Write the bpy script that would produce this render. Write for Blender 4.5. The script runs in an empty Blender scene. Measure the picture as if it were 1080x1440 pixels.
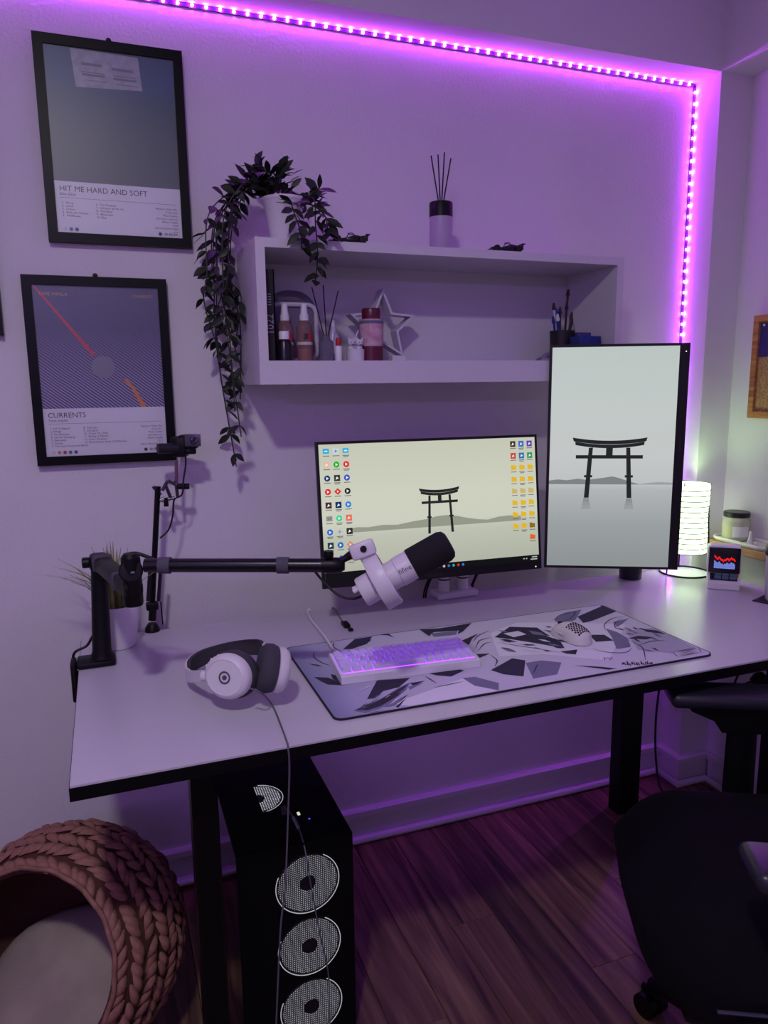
import bpy, bmesh, math, random
from mathutils import Vector, Matrix, Euler
random.seed(7)
V = Vector
sc = bpy.context.scene
COL = sc.collection
# ------------------------------------------------------------------ camera
FPX, PITCH, YAW, ROLL = 1044.0, 0.173453, 0.356424, -0.011429
CAM = V((0, -2.0, 1.4))
_f = V((math.sin(YAW)*math.cos(PITCH), math.cos(YAW)*math.cos(PITCH), -math.sin(PITCH)))
_r = V((math.cos(YAW), -math.sin(YAW), 0)); _u = _r.cross(_f)
CR = math.cos(ROLL)*_r + math.sin(ROLL)*_u
CU = -math.sin(ROLL)*_r + math.cos(ROLL)*_u
CF = _f
cd = bpy.data.cameras.new('camera'); cam = bpy.data.objects.new('camera', cd); COL.objects.link(cam)
cd.sensor_fit = 'VERTICAL'; cd.sensor_height = 36; cd.sensor_width = 27; cd.lens = FPX*36/1440
cd.clip_start = 0.02
m = Matrix((CR, CU, -CF)).transposed().to_4x4(); m.translation = CAM; cam.matrix_world = m
sc.camera = cam
def ray(x, y): return CR*((x-540)/FPX) + CU*(-(y-720)/FPX) + CF
def W(x, y, ax, val):
    d = ray(x, y); i = 'xyz'.index(ax); return CAM + d*((val-CAM[i])/d[i])
def DP(x, y, dep): return CAM + ray(x, y)*dep
# ------------------------------------------------------------------ world, lights, exposure
w = bpy.data.worlds.new('world'); sc.world = w; w.use_nodes = True
w.node_tree.nodes['Background'].inputs[0].default_value = (0.42, 0.22, 0.62, 1)
w.node_tree.nodes['Background'].inputs[1].default_value = 0.05
sc.view_settings.view_transform = 'Standard'; sc.view_settings.look = 'None'
sc.view_settings.exposure = 0.0; sc.view_settings.gamma = 1.0; sc.view_settings.use_curve_mapping = False
LED_TAPE, LED_BEAD, LED_DESK, LED_ROOM = 3.2, 340.0, 24.0, 112.0
def area(name, loc, rot, sx, sy, power, col, shape='RECTANGLE'):
    l = bpy.data.lights.new(name, 'AREA'); l.shape = shape; l.size = sx; l.size_y = sy; l.energy = power; l.color = col
    o = bpy.data.objects.new(name, l); COL.objects.link(o); o.location = loc; o.rotation_euler = rot; return o
area('ceiling_lamp_light', (-0.25, -1.95, 2.58), (0, 0, 0), 0.16, 0.16, 21.0, (0.97, 0.94, 1.0), 'DISK')
# ------------------------------------------------------------------ materials
def lin(h):
    h = h.lstrip('#'); c = [int(h[i:i+2], 16)/255 for i in (0, 2, 4)]
    return tuple((x/12.92 if x <= .04045 else ((x+.055)/1.055)**2.4) for x in c) + (1,)
MATS = {}
def mat(name, col='#808080', rough=.5, metal=0, emit=None, es=0, bump=None, noise=None, trans=0, coat=0, spec=.5, ior=1.45):
    """procedural principled material; bump=(scale,strength,dist); noise=(scale, second colour, amount)"""
    if name in MATS: return MATS[name]
    M = bpy.data.materials.new(name); M.use_nodes = True; nt = M.node_tree; b = nt.nodes['Principled BSDF']
    I = b.inputs; I['Base Color'].default_value = lin(col); I['Roughness'].default_value = rough; I['Metallic'].default_value = metal
    I['Transmission Weight'].default_value = trans; I['Coat Weight'].default_value = coat; I['Specular IOR Level'].default_value = spec; I['IOR'].default_value = ior
    if emit: I['Emission Color'].default_value = lin(emit); I['Emission Strength'].default_value = es
    tc = None
    if bump or noise:
        tc = nt.nodes.new('ShaderNodeTexCoord')
    if noise:
        n = nt.nodes.new('ShaderNodeTexNoise'); n.inputs['Scale'].default_value = noise[0]; n.inputs['Detail'].default_value = 6
        nt.links.new(tc.outputs['Object'], n.inputs['Vector'])
        r = nt.nodes.new('ShaderNodeMapRange'); r.inputs[1].default_value = .35; r.inputs[2].default_value = .65; r.inputs[4].default_value = noise[2]
        mx = nt.nodes.new('ShaderNodeMix'); mx.data_type = 'RGBA'; mx.inputs[6].default_value = lin(col); mx.inputs[7].default_value = lin(noise[1])
        nt.links.new(n.outputs[0], r.inputs[0]); nt.links.new(r.outputs[0], mx.inputs[0]); nt.links.new(mx.outputs[2], I['Base Color'])
    if bump:
        n = nt.nodes.new('ShaderNodeTexNoise'); n.inputs['Scale'].default_value = bump[0]; n.inputs['Detail'].default_value = 5
        nt.links.new(tc.outputs['Object'], n.inputs['Vector'])
        bp = nt.nodes.new('ShaderNodeBump'); bp.inputs['Strength'].default_value = bump[1]; bp.inputs['Distance'].default_value = bump[2]
        nt.links.new(n.outputs[0], bp.inputs['Height']); nt.links.new(bp.outputs[0], I['Normal'])
    MATS[name] = M; return M
def emat(name, col, es):
    if name in MATS: return MATS[name]
    M = bpy.data.materials.new(name); M.use_nodes = True; nt = M.node_tree; nt.nodes.clear()
    e = nt.nodes.new('ShaderNodeEmission'); o = nt.nodes.new('ShaderNodeOutputMaterial'); nt.links.new(e.outputs[0], o.inputs[0])
    e.inputs[0].default_value = lin(col); e.inputs[1].default_value = es
    MATS[name] = M; return M
def ramp_mat(name, axis, lo, hi, stops, rough=.5, emit=0, mode=None):
    """colour ramp along one object axis (a print or a picture on a screen)"""
    M = bpy.data.materials.new(name); M.use_nodes = True; nt = M.node_tree; b = nt.nodes['Principled BSDF']
    tc = nt.nodes.new('ShaderNodeTexCoord'); sp = nt.nodes.new('ShaderNodeSeparateXYZ'); r = nt.nodes.new('ShaderNodeMapRange'); cr = nt.nodes.new('ShaderNodeValToRGB')
    r.inputs[1].default_value = lo; r.inputs[2].default_value = hi
    nt.links.new(tc.outputs['Object'], sp.inputs[0]); nt.links.new(sp.outputs['XYZ'.index(axis)], r.inputs[0]); nt.links.new(r.outputs[0], cr.inputs[0])
    el = cr.color_ramp.elements
    for i, (p, c) in enumerate(stops):
        e = el[i] if i < 2 else el.new(p)
        e.position = p; e.color = lin(c)
    b.inputs['Roughness'].default_value = rough
    if emit:
        nt.links.new(cr.outputs[0], b.inputs['Emission Color']); b.inputs['Emission Strength'].default_value = emit; b.inputs['Base Color'].default_value = (.01, .01, .01, 1)
    else: nt.links.new(cr.outputs[0], b.inputs['Base Color'])
    MATS[name] = M; return M
def pane_mat():
    M = bpy.data.materials.new('glass_pane'); M.use_nodes = True; nt = M.node_tree; nt.nodes.clear()
    t = nt.nodes.new('ShaderNodeBsdfTransparent'); g = nt.nodes.new('ShaderNodeBsdfGlossy'); g.inputs['Roughness'].default_value = .4
    f = nt.nodes.new('ShaderNodeFresnel'); f.inputs[0].default_value = 1.5; x = nt.nodes.new('ShaderNodeMixShader'); o = nt.nodes.new('ShaderNodeOutputMaterial')
    nt.links.new(f.outputs[0], x.inputs[0]); nt.links.new(t.outputs[0], x.inputs[1]); nt.links.new(g.outputs[0], x.inputs[2]); nt.links.new(x.outputs[0], o.inputs[0])
    MATS['glass_pane'] = M; return M
def clear_mat(name, col, k=.75, rough=.05):
    """thin tinted clear plastic or glass"""
    M = bpy.data.materials.new(name); M.use_nodes = True; nt = M.node_tree; nt.nodes.clear()
    t = nt.nodes.new('ShaderNodeBsdfTransparent'); t.inputs[0].default_value = lin(col); p = nt.nodes.new('ShaderNodeBsdfPrincipled')
    p.inputs['Base Color'].default_value = lin(col); p.inputs['Roughness'].default_value = rough
    x = nt.nodes.new('ShaderNodeMixShader'); o = nt.nodes.new('ShaderNodeOutputMaterial'); x.inputs[0].default_value = 1-k
    nt.links.new(t.outputs[0], x.inputs[1]); nt.links.new(p.outputs[0], x.inputs[2]); nt.links.new(x.outputs[0], o.inputs[0])
    MATS[name] = M; return M
# ------------------------------------------------------------------ mesh helpers
class MB:
    def __init__(s): s.v = []; s.f = []
    def add(s, vs, fs, M=None):
        n = len(s.v); s.v += [(M @ V(p)) if M else V(p) for p in vs]; s.f += [tuple(i+n for i in f) for f in fs]; return s
    def box(s, c, d, M=None):
        x, y, z = (k/2 for k in d); cx, cy, cz = c
        vs = [(cx+a*x, cy+b*y, cz+e*z) for e in (-1, 1) for b in (-1, 1) for a in (-1, 1)]
        return s.add(vs, [(0, 2, 3, 1), (4, 5, 7, 6), (0, 1, 5, 4), (2, 6, 7, 3), (0, 4, 6, 2), (1, 3, 7, 5)], M)
    def b2(s, lo, hi, M=None):
        return s.box([(a+b)/2 for a, b in zip(lo, hi)], [abs(b-a) for a, b in zip(lo, hi)], M)
    def rbox(s, c, d, r, seg=2, M=None):
        bm = bmesh.new(); bmesh.ops.create_cube(bm, size=1)
        for v in bm.verts: v.co = V((v.co.x*d[0], v.co.y*d[1], v.co.z*d[2]))
        bmesh.ops.bevel(bm, geom=bm.edges[:], offset=min(r, min(d)*.49), segments=seg, affect='EDGES', profile=.5)
        bm.verts.index_update(); vs = [v.co + V(c) for v in bm.verts]; fs = [[v.index for v in f.verts] for f in bm.faces]; bm.free()
        return s.add(vs, fs, M)
    def prism(s, poly, z0, z1, M=None):
        n = len(poly); a = sum(poly[i][0]*poly[(i+1) % n][1]-poly[(i+1) % n][0]*poly[i][1] for i in range(n))
        if a < 0: poly = poly[::-1]
        vs = [(x, y, z0) for x, y in poly] + [(x, y, z1) for x, y in poly]
        fs = [tuple(range(n-1, -1, -1)), tuple(range(n, 2*n))] + [(i, (i+1) % n, n+(i+1) % n, n+i) for i in range(n)]
        return s.add(vs, fs, M)
    def tube(s, pts, r, n=8, cap=True, flat=1.0):
        pts = [V(p) for p in pts]; k = len(pts); R = r if isinstance(r, (list, tuple)) else [r]*k
        t0 = (pts[1]-pts[0]).normalized(); up = V((0, 0, 1)) if abs(t0.z) < .9 else V((1, 0, 0)); a = t0.cross(up).normalized()
        base = len(s.v)
        for i, p in enumerate(pts):
            t = (pts[min(i+1, k-1)]-pts[max(i-1, 0)]).normalized()
            a = (a - t*a.dot(t)).normalized(); b = t.cross(a)
            for j in range(n):
                q = 2*math.pi*j/n; s.v.append(p + a*(R[i]*math.cos(q)) + b*(R[i]*flat*math.sin(q)))
        for i in range(k-1):
            for j in range(n):
                j2 = (j+1) % n; s.f.append((base+i*n+j, base+i*n+j2, base+(i+1)*n+j2, base+(i+1)*n+j))
        if cap: s.f.append(tuple(base+j for j in range(n-1, -1, -1))); s.f.append(tuple(base+(k-1)*n+j for j in range(n)))
        return s
    def cyl(s, a, b, r0, r1=None, n=20): return s.tube([a, b], [r0, r0 if r1 is None else r1], n)
    def lathe(s, prof, c=(0, 0, 0), n=28, M=None, sx=1, sy=1):
        vs, fs = [], []
        for r, z in prof: vs += [(c[0]+sx*r*math.cos(2*math.pi*j/n), c[1]+sy*r*math.sin(2*math.pi*j/n), c[2]+z) for j in range(n)]
        for i in range(len(prof)-1):
            for j in range(n): j2 = (j+1) % n; fs.append((i*n+j, i*n+j2, (i+1)*n+j2, (i+1)*n+j))
        if prof[0][0] > 1e-4: fs.append(tuple(range(n-1, -1, -1)))
        if prof[-1][0] > 1e-4: fs.append(tuple((len(prof)-1)*n+j for j in range(n)))
        return s.add(vs, fs, M)
    def torus(s, c, R, r, n=32, k=8, M=None, sx=1, sy=1):
        vs, fs = [], []
        for i in range(n):
            a = 2*math.pi*i/n
            for j in range(k):
                b = 2*math.pi*j/k; q = R+r*math.cos(b); vs.append((c[0]+sx*q*math.cos(a), c[1]+sy*q*math.sin(a), c[2]+r*math.sin(b)))
        for i in range(n):
            for j in range(k): fs.append((i*k+j, ((i+1) % n)*k+j, ((i+1) % n)*k+(j+1) % k, i*k+(j+1) % k))
        return s.add(vs, fs, M)
    def ell(s, c, r, n=16, k=10, M=None, p=1.0):
        vs, fs = [], []
        g = lambda t: math.copysign(abs(t)**p, t)
        for i in range(k+1):
            a = -math.pi/2+math.pi*i/k
            for j in range(n):
                b = 2*math.pi*j/n; vs.append((c[0]+r[0]*g(math.cos(a))*g(math.cos(b)), c[1]+r[1]*g(math.cos(a))*g(math.sin(b)), c[2]+r[2]*g(math.sin(a))))
        for i in range(k):
            for j in range(n): fs.append((i*n+j, i*n+(j+1) % n, (i+1)*n+(j+1) % n, (i+1)*n+j))
        return s.add(vs, fs, M)
    def ribbon(s, pts, h, t, up=V((0, 0, 1))):
        """a band of height h along up and thickness t swept along pts"""
        pts = [V(p) for p in pts]; k = len(pts); base = len(s.v)
        for i, p in enumerate(pts):
            d = (pts[min(i+1, k-1)]-pts[max(i-1, 0)]).normalized(); u = up(i/(k-1)) if callable(up) else up
            nrm = d.cross(u).normalized()
            hh = h(i/(k-1)) if callable(h) else h
            for a, b in ((-1, -1), (1, -1), (1, 1), (-1, 1)): s.v.append(p + nrm*(a*t/2) + u*(b*hh/2))
        for i in range(k-1):
            for j in range(4): s.f.append((base+i*4+j, base+i*4+(j+1) % 4, base+(i+1)*4+(j+1) % 4, base+(i+1)*4+j))
        s.f.append((base+3, base+2, base+1, base)); e = base+(k-1)*4; s.f.append((e, e+1, e+2, e+3)); return s
    def mesh(s, name, material, smooth=35):
        me = bpy.data.meshes.new(name); me.from_pydata([tuple(p) for p in s.v], [], s.f); me.materials.append(material)
        bm = bmesh.new(); bm.from_mesh(me); bmesh.ops.remove_doubles(bm, verts=bm.verts, dist=1e-6); bmesh.ops.recalc_face_normals(bm, faces=bm.faces); bm.to_mesh(me); bm.free()
        if smooth:
            me.polygons.foreach_set('use_smooth', [True]*len(me.polygons)); me.set_sharp_from_angle(angle=math.radians(smooth))
        return me
    def build(s, name, material, parent=None, smooth=35, world=False):
        """world=True: the vertices are world coordinates although the parent is elsewhere"""
        if world and parent is not None:
            inv = (WM(parent)).inverted(); s.v = [inv @ V(p) for p in s.v]
        o = bpy.data.objects.new(name, s.mesh(name, material, smooth)); COL.objects.link(o); o.parent = parent; return o
def WM(o):
    m = o.matrix_basis.copy(); p = o.parent
    while p: m = p.matrix_basis @ m; p = p.parent
    return m
def tag(o, label, cat=None, group=None, kind=None):
    o['label'] = label
    if cat: o['category'] = cat
    if group: o['group'] = group
    if kind: o['kind'] = kind
    return o
def thing(name, label, cat, loc=(0, 0, 0), rz=0, group=None, M=None):
    o = bpy.data.objects.new(name, None); COL.objects.link(o); o.empty_display_size = .05
    if M is not None: o.matrix_basis = M
    else: o.location = loc; o.rotation_euler = (0, 0, rz)
    return tag(o, label, cat, group)
def struct(o, label): o['kind'] = 'structure'; o['label'] = label; return o
def inst(me, name, parent, M):
    o = bpy.data.objects.new(name, me); COL.objects.link(o); o.parent = parent; o.matrix_basis = M; return o
def T(x, y, z): return Matrix.Translation((x, y, z))
def R(deg, ax): return Matrix.Rotation(math.radians(deg), 4, ax)
def frame(x, y, z, o):
    m = Matrix((V(x), V(y), V(z))).transposed().to_4x4(); m.translation = o; return m
def axis_frame(zdir, o, xh=V((1, 0, 0))):
    z = V(zdir).normalized(); x = (V(xh)-z*V(xh).dot(z)).normalized(); return frame(x, z.cross(x), z, o)
def spline(pts, k=8):
    pts = [V(p) for p in pts]; P = [2*pts[0]-pts[1]]+pts+[2*pts[-1]-pts[-2]]; out = []
    for i in range(1, len(P)-2):
        for j in range(k):
            t = j/k; a, b, c, d = P[i-1], P[i], P[i+1], P[i+2]
            out.append(.5*((2*b)+(c-a)*t+(2*a-5*b+4*c-d)*t*t+(3*b-a-3*c+d)*t**3))
    return out+[pts[-1]]
def text(name, body, size, material, parent, M, align='LEFT', depth=0, bold=0):
    cu = bpy.data.curves.new(name, 'FONT'); cu.body = body; cu.size = size; cu.align_x = align; cu.resolution_u = 2; cu.extrude = depth; cu.offset = bold
    o = bpy.data.objects.new(name, cu); me = bpy.data.meshes.new_from_object(o); me.name = name; me.materials.clear(); me.materials.append(material)
    bpy.data.objects.remove(o); bpy.data.curves.remove(cu)
    return inst(me, name, parent, M)
def circ(r, n=16, c=(0, 0)): return [(c[0]+r*math.cos(2*math.pi*i/n), c[1]+r*math.sin(2*math.pi*i/n)) for i in range(n)]
WHITE_P = mat('white_plastic', '#dcd9dc', .35); BLACK_P = mat('black_plastic', '#050507', .45, spec=.3); BLACK_S = mat('black_satin_metal', '#060608', .42, .2, spec=.3)
CABLE_K = mat('black_cable_rubber', '#09080a', .5); CABLE_W = mat('white_cable', '#d5d0d6', .5)
PANE = pane_mat(); INK = mat('poster_ink', '#2b2833', .8)
# ------------------------------------------------------------------ the room
XR, PX, PD, BZ, CZ = 1.916, 1.795, .105, 2.30, 2.62
XL, YF = -2.4, -3.4
PLASTER = mat('white_plaster', '#d9d5d8', .85, bump=(130, .35, .003), noise=(3, '#d0ccd0', .6))
PLASTER2 = mat('white_plaster_smooth', '#d6d3d4', .85, bump=(40, .2, .003))
def sbox(name, lo, hi, m, label, parent=None):
    o = MB().b2(lo, hi).build(name, m, parent, 0); return struct(o, label)
sbox('wall_back', (XL, 0, 0), (XR+.1, .1, CZ), PLASTER, 'white textured plaster wall lit by purple strip')
sbox('wall_right', (XR, YF, 0), (XR+.1, 0, CZ), PLASTER2, 'white plaster wall behind the cork board')
sbox('wall_left', (XL-.1, YF, 0), (XL, .1, CZ), PLASTER2, 'plain white side wall')
sbox('wall_front', (XL-.1, YF-.1, 0), (XR+.1, YF, CZ), PLASTER2, 'plain white wall facing the desk')
sbox('ceiling', (XL-.1, YF-.1, CZ), (XR+.1, .1, CZ+.1), PLASTER2, 'plain white ceiling')
sbox('wall_pier', (PX, -PD, 0), (XR, 0, CZ), PLASTER2, 'white square pier in the room corner')
sbox('trim_1', (XL, -PD, BZ), (PX, 0, CZ), PLASTER2, 'boxed ceiling beam above the purple strip')
sbox('trim_2', (PX, YF, BZ), (XR, -PD, CZ), PLASTER2, 'boxed ceiling beam along the right wall')
# floor: slab plus single laminate planks
fl = sbox('floor', (XL, YF, -.06), (XR, 0, -.009), mat('floor_slab', '#2a2020', .9), 'brown wood laminate floor')
def wood(name, a, b, c, scale, rough=.45, rnd=.5, ax=1):
    M = bpy.data.materials.new(name); M.use_nodes = True; nt = M.node_tree; p = nt.nodes['Principled BSDF']; N = nt.nodes.new
    tc = N('ShaderNodeTexCoord'); mp = N('ShaderNodeMapping'); oi = N('ShaderNodeObjectInfo'); ad = N('ShaderNodeVectorMath'); ad.operation = 'ADD'
    sc_ = [scale*9]*3; sc_[ax] = scale*.55; mp.inputs['Scale'].default_value = sc_
    mu = N('ShaderNodeMath'); mu.operation = 'MULTIPLY'; mu.inputs[1].default_value = 37
    n1 = N('ShaderNodeTexNoise'); n1.inputs['Scale'].default_value = 1.0; n1.inputs['Detail'].default_value = 8; n1.inputs['Distortion'].default_value = 1.2
    cr = N('ShaderNodeValToRGB'); e = cr.color_ramp.elements; e[0].position = .32; e[0].color = lin(a); e[1].position = .72; e[1].color = lin(c); x = e.new(.5); x.color = lin(b)
    hs = N('ShaderNodeHueSaturation'); mr = N('ShaderNodeMapRange'); mr.inputs[3].default_value = 1-rnd*.5; mr.inputs[4].default_value = 1+rnd*.5
    L = nt.links.new
    L(tc.outputs['Object'], ad.inputs[0]); L(oi.outputs['Random'], mu.inputs[0]); L(mu.outputs[0], ad.inputs[1]); L(ad.outputs[0], mp.inputs[0]); L(mp.outputs[0], n1.inputs['Vector'])
    L(n1.outputs[0], cr.inputs[0]); L(cr.outputs[0], hs.inputs['Color']); L(oi.outputs['Random'], mr.inputs[0]); L(mr.outputs[0], hs.inputs['Value']); L(hs.outputs[0], p.inputs['Base Color'])
    bp = N('ShaderNodeBump'); bp.inputs['Strength'].default_value = .15; bp.inputs['Distance'].default_value = .002; L(n1.outputs[0], bp.inputs['Height']); L(bp.outputs[0], p.inputs['Normal'])
    p.inputs['Roughness'].default_value = rough; MATS[name] = M; return M
PLANK = wood('laminate_wood', '#33211a', '#624438', '#86654f', 3.0, .42, .4)
PW, PL = .128, 1.24
pme = {}
x = XR - .012; k = 0
while x > XL:
    w_ = min(PW, x-XL); y = -.012; first = True
    while y > YF:
        ln = [PL*.35, PL*.8, PL*.55, PL][k % 4] if first else PL
        ln = min(ln, y-YF); first = False; key = (round(w_, 3), round(ln, 3))
        if key not in pme: pme[key] = MB().rbox((0, 0, -.0045), (w_-.0012, ln-.0012, .009), .0012, 1).mesh('plank', PLANK, 0)
        inst(pme[key], 'plank', fl, T(x-w_/2, y-ln/2, 0)); y -= ln
    x -= PW; k += 1
# skirting: stepped board and a quarter-round bead at the floor
SK = mat('skirting_paint', '#cfcad0', .45)
def skirting(name, pts, label, side):
    prof = [(0, 0), (.013, 0), (.013, .078), (.021, .084), (.021, .102), (.015, .107), (0, .107)]
    b = MB(); pts = [V((p[0], p[1], 0)) for p in pts]
    for i, p in enumerate(pts):
        d1 = (pts[i]-pts[i-1]).normalized() if i else (pts[1]-pts[0]).normalized(); d2 = (pts[i+1]-pts[i]).normalized() if i < len(pts)-1 else d1
        n1 = V((d1.y, -d1.x, 0)); n2 = V((d2.y, -d2.x, 0)); n = (n1+n2); n = n*(1/n.dot(n1)) if n.length else n1
        b.v += [p + n*a + V((0, 0, z)) for a, z in prof]
    k = len(prof)
    for i in range(len(pts)-1):
        for j in range(k): b.f.append((i*k+j, i*k+(j+1) % k, (i+1)*k+(j+1) % k, (i+1)*k+j))
    b.f.append(tuple(range(k))); b.f.append(tuple((len(pts)-1)*k+j for j in range(k)))
    o = b.build(name, SK, None, 0); struct(o, label)
    q = MB(); q.tube([p + V((0, 0, .012)) + V((0, 0, 0)) for p in side], .0125, 10); q.build('floor_bead', SK, o)
    return o
skirting('baseboard_back', [(XL, 0), (PX, 0), (PX, -PD), (XR, -PD)], 'white stepped skirting board along the wall and pier', [V((XL, -.022, 0)), V((PX-.022, -.022, 0)), V((PX-.022, -PD-.022, 0)), V((XR-.02, -PD-.022, 0))])
skirting('baseboard_right', [(XR, -PD-.022), (XR, YF)], 'white skirting board along the right wall', [V((XR-.022, -PD-.03, 0)), V((XR-.022, YF, 0))])
# ------------------------------------------------------------------ LED strips
TAPE = emat('led_tape_glow', '#a03cff', LED_TAPE*.15); BEAD = emat('led_bead_glow', '#c03cff', LED_BEAD)
bead_me = MB().rbox((0, 0, 0), (.0064, .005, .0064), .0016, 1).mesh('led', BEAD)
root = thing('led_strip', 'glowing purple strip light along the beam and pier corner', 'strip light', (PX-.01, -.006, 1.0))
zt = BZ-.006
MB().b2((-.95, -.004, zt-.005), (PX-.004, -.0015, zt+.005)).b2((PX-.009, -.004, .36), (PX+.001-.002, -.0015, zt)).build('tape', mat('led_tape', '#4b2a66', .5), root, 0, True)
i = 0
for k in range(83):
    inst(bead_me, 'led', root, WM(root).inverted() @ T(PX-.03-k*.0333, -.0062, zt))
for k in range(58):
    inst(bead_me, 'led', root, WM(root).inverted() @ T(PX-.006, -.0062, zt-.02-k*.0333))
# strip under the back edge of the desk
root = thing('led_strip', 'purple strip light fixed under the back of the desk', 'strip light', (.85, -.115, .75))
MB().b2((.26, -.1345, .738), (1.45, -.1315, .7585)).b2((.26, -.1145, .738), (1.45, -.1115, .7585)).build('side_baffle', mat('led_baffle', '#8a8790', .4, .6), root, 0, True)  # side lips added to keep the strip's light off the upper wall
MB().b2((.26, -.131, .7535), (1.45, -.115, .7585)).build('tape', emat('desk_led_glow', '#a53cff', LED_DESK), root, 0, True)
# the right beam's strip, then an added purple fill strip behind the camera
root = thing('led_strip', 'purple strip light along the right ceiling beam', 'strip light', (PX, -2.3, BZ))
MB().b2((PX-.006, YF+.1, BZ+.03), (PX-.001, -1.1, BZ+.042)).build('tape', emat('room_led_glow', '#a050ff', LED_ROOM*.45), root, 0, True)
root = thing('led_strip', 'added purple fill strip on the wall facing the desk', 'strip light', (0, YF, BZ))
MB().b2((XL+.2, YF+.001, 2.1), (-.3, YF+.007, 2.115)).build('tape', emat('fill_led_glow', '#b27cff', LED_ROOM), root, 0, True)
# ceiling lamp that the white light comes from
root = thing('ceiling_lamp', 'round white ceiling lamp in the middle of the room', 'ceiling lamp', (-.25, -1.95, CZ))
MB().lathe([(.26, -.001), (.26, -.025), (.10, -.030)], n=32).build('housing', WHITE_P, root)
# ------------------------------------------------------------------ framed posters
FW, FH, FB = .327, .449, .0215
FRAME_K = mat('black_frame', '#030305', .4, spec=.22)
PAPER = mat('poster_paper', '#d9d6e2', .6)
def poster(x0, z0, label, tilt=0):
    root = thing('picture_frame', label, 'picture frame', M=T(x0, -.024, z0) @ R(tilt, 'X'))
    b = MB()
    o_, i_ = [(0, 0), (FW, 0), (FW, FH), (0, FH)], [(FB, FB), (FW-FB, FB), (FW-FB, FH-FB), (FB, FH-FB)]
    for k in range(4):   # four mitred rails
        p = [o_[k], o_[(k+1) % 4], i_[(k+1) % 4], i_[k]]
        MB().prism(p, 0, .022, Matrix(((1, 0, 0, 0), (0, 0, 1, 0), (0, 1, 0, 0), (0, 0, 0, 1)))).build('frame_rail', FRAME_K, root, 0)
    MB().b2((FB-.004, .010, FB-.004), (FW-FB+.004, .020, FH-FB+.004)).build('backing', FRAME_K, root, 0)
    MB().b2((FB, .004, FB), (FW-FB, .0045, FH-FB)).build('glass', PANE, root, 0)
    MB().lathe([(.0001, -.003), (.006, -.002), (.006, .002), (.0001, .003)], n=14, M=T(FW*.5, .008, FH+.003) @ R(90, 'X')).build('hanger', BLACK_S, root)
    return root
FACE = Matrix(((1, 0, 0, 0), (0, 0, -1, 0), (0, 1, 0, 0), (0, 0, 0, 1)))   # local xy -> x,z plane facing -y
def flat(b, poly, M): b.add([(x, y, 0) for x, y in poly], [tuple(range(len(poly)))], M); return b
def at(x, z, y=.0085): return T(x, y, z) @ FACE
IW, IH = FW-2*FB, FH-2*FB
SPLIT = FB+IH*.285
def poster_text(root, par, title, sub, left, right, facts, dots, logo):
    text('title', title, .0175, INK, par, at(FB+.010, SPLIT-.022, .0082))
    text('subtitle', sub, .0085, INK, par, at(FB+.010, SPLIT-.0315, .0082))
    b = MB(); flat(b, [(0, 0), (IW-.02, 0), (IW-.02, .0006), (0, .0006)], at(FB+.01, SPLIT-.037, .0082)).build('rule', INK, par, 0)
    for j, s in enumerate(left): text('track_line', s, .0068, INK, par, at(FB+.013, SPLIT-.050-j*.0072, .0082))
    for j, s in enumerate(right): text('track_line', s, .0068, INK, par, at(FB+.088, SPLIT-.050-j*.0072, .0082))
    for j, s in enumerate(facts): text('fact_line', s, .0066 if j % 2 == 0 else .0056, INK, par, at(FW-FB-.009, SPLIT-.050-j*.0075, .0082), 'RIGHT')
    for j, c in enumerate(dots):
        flat(MB(), circ(.0042, 16), at(FB+.017+j*.0125, FB+.009, .0082)).build('colour_dot', mat('dot'+c, c, .7), par, 0)
    b = MB(); flat(b, circ(.0042, 16), at(FW-FB-.052, FB+.009, .0082))
    for j, h in enumerate((2, 4, 6, 3, 2, 5, 7, 4, 2, 6, 3, 4, 2)): flat(b, [(0, -h*.0006), (.0014, -h*.0006), (.0014, h*.0006), (0, h*.0006)], at(FW-FB-.044+j*.0027, FB+.009, .0082))
    b.build('sound_code', INK, par, 0)
def poster_base(root, picmat):
    p = MB().b2((FB-.002, .0086, FB-.002), (FW-FB+.002, .0099, FH-FB+.002)).build('poster', PAPER, root, 0)
    pic = MB(); flat(pic, [(FB, SPLIT), (FW-FB, SPLIT), (FW-FB, FH-FB), (FB, FH-FB)], at(0, 0, .0084)).build('picture', picmat, p, 0)
    return p
# upper poster: plain blue-grey field with a pale sheet
r1 = poster(-.0925, 1.7335, 'black-framed poster with blue-grey picture above white text panel titled HIT ME HARD AND SOFT')
pm = ramp_mat('poster_blue', 'Z', SPLIT, FH-FB, [(0, '#4a545c'), (1, '#24406f'), (.35, '#434f5a'), (.62, '#2f4560'), (.8, '#214378')], .7)
p = poster_base(r1, pm)
b = MB(); flat(b, [(.085, .345), (.232, .352), (.226, FH-FB-.004), (.078, FH-FB-.001)], at(0, 0, .0082)).build('pale_sheet', mat('poster_sheet', '#a9a7b8', .8, noise=(60, '#8d8ca0', .8)), p, 0)
b = MB()
for (x, z, l, h) in ((.100, .393, .045, .006), (.100, .378, .05, .002), (.100, .371, .05, .005), (.104, .361, .05, .0015), (.166, .389, .047, .006), (.168, .377, .05, .002), (.168, .369, .052, .005), (.172, .359, .05, .0015)):
    flat(b, [(x, z), (x+l, z), (x+l, z+h), (x, z+h)], at(0, 0, .0080))
b.build('grey_bar', mat('poster_bar', '#6d6c80', .8), p, 0)
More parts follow.
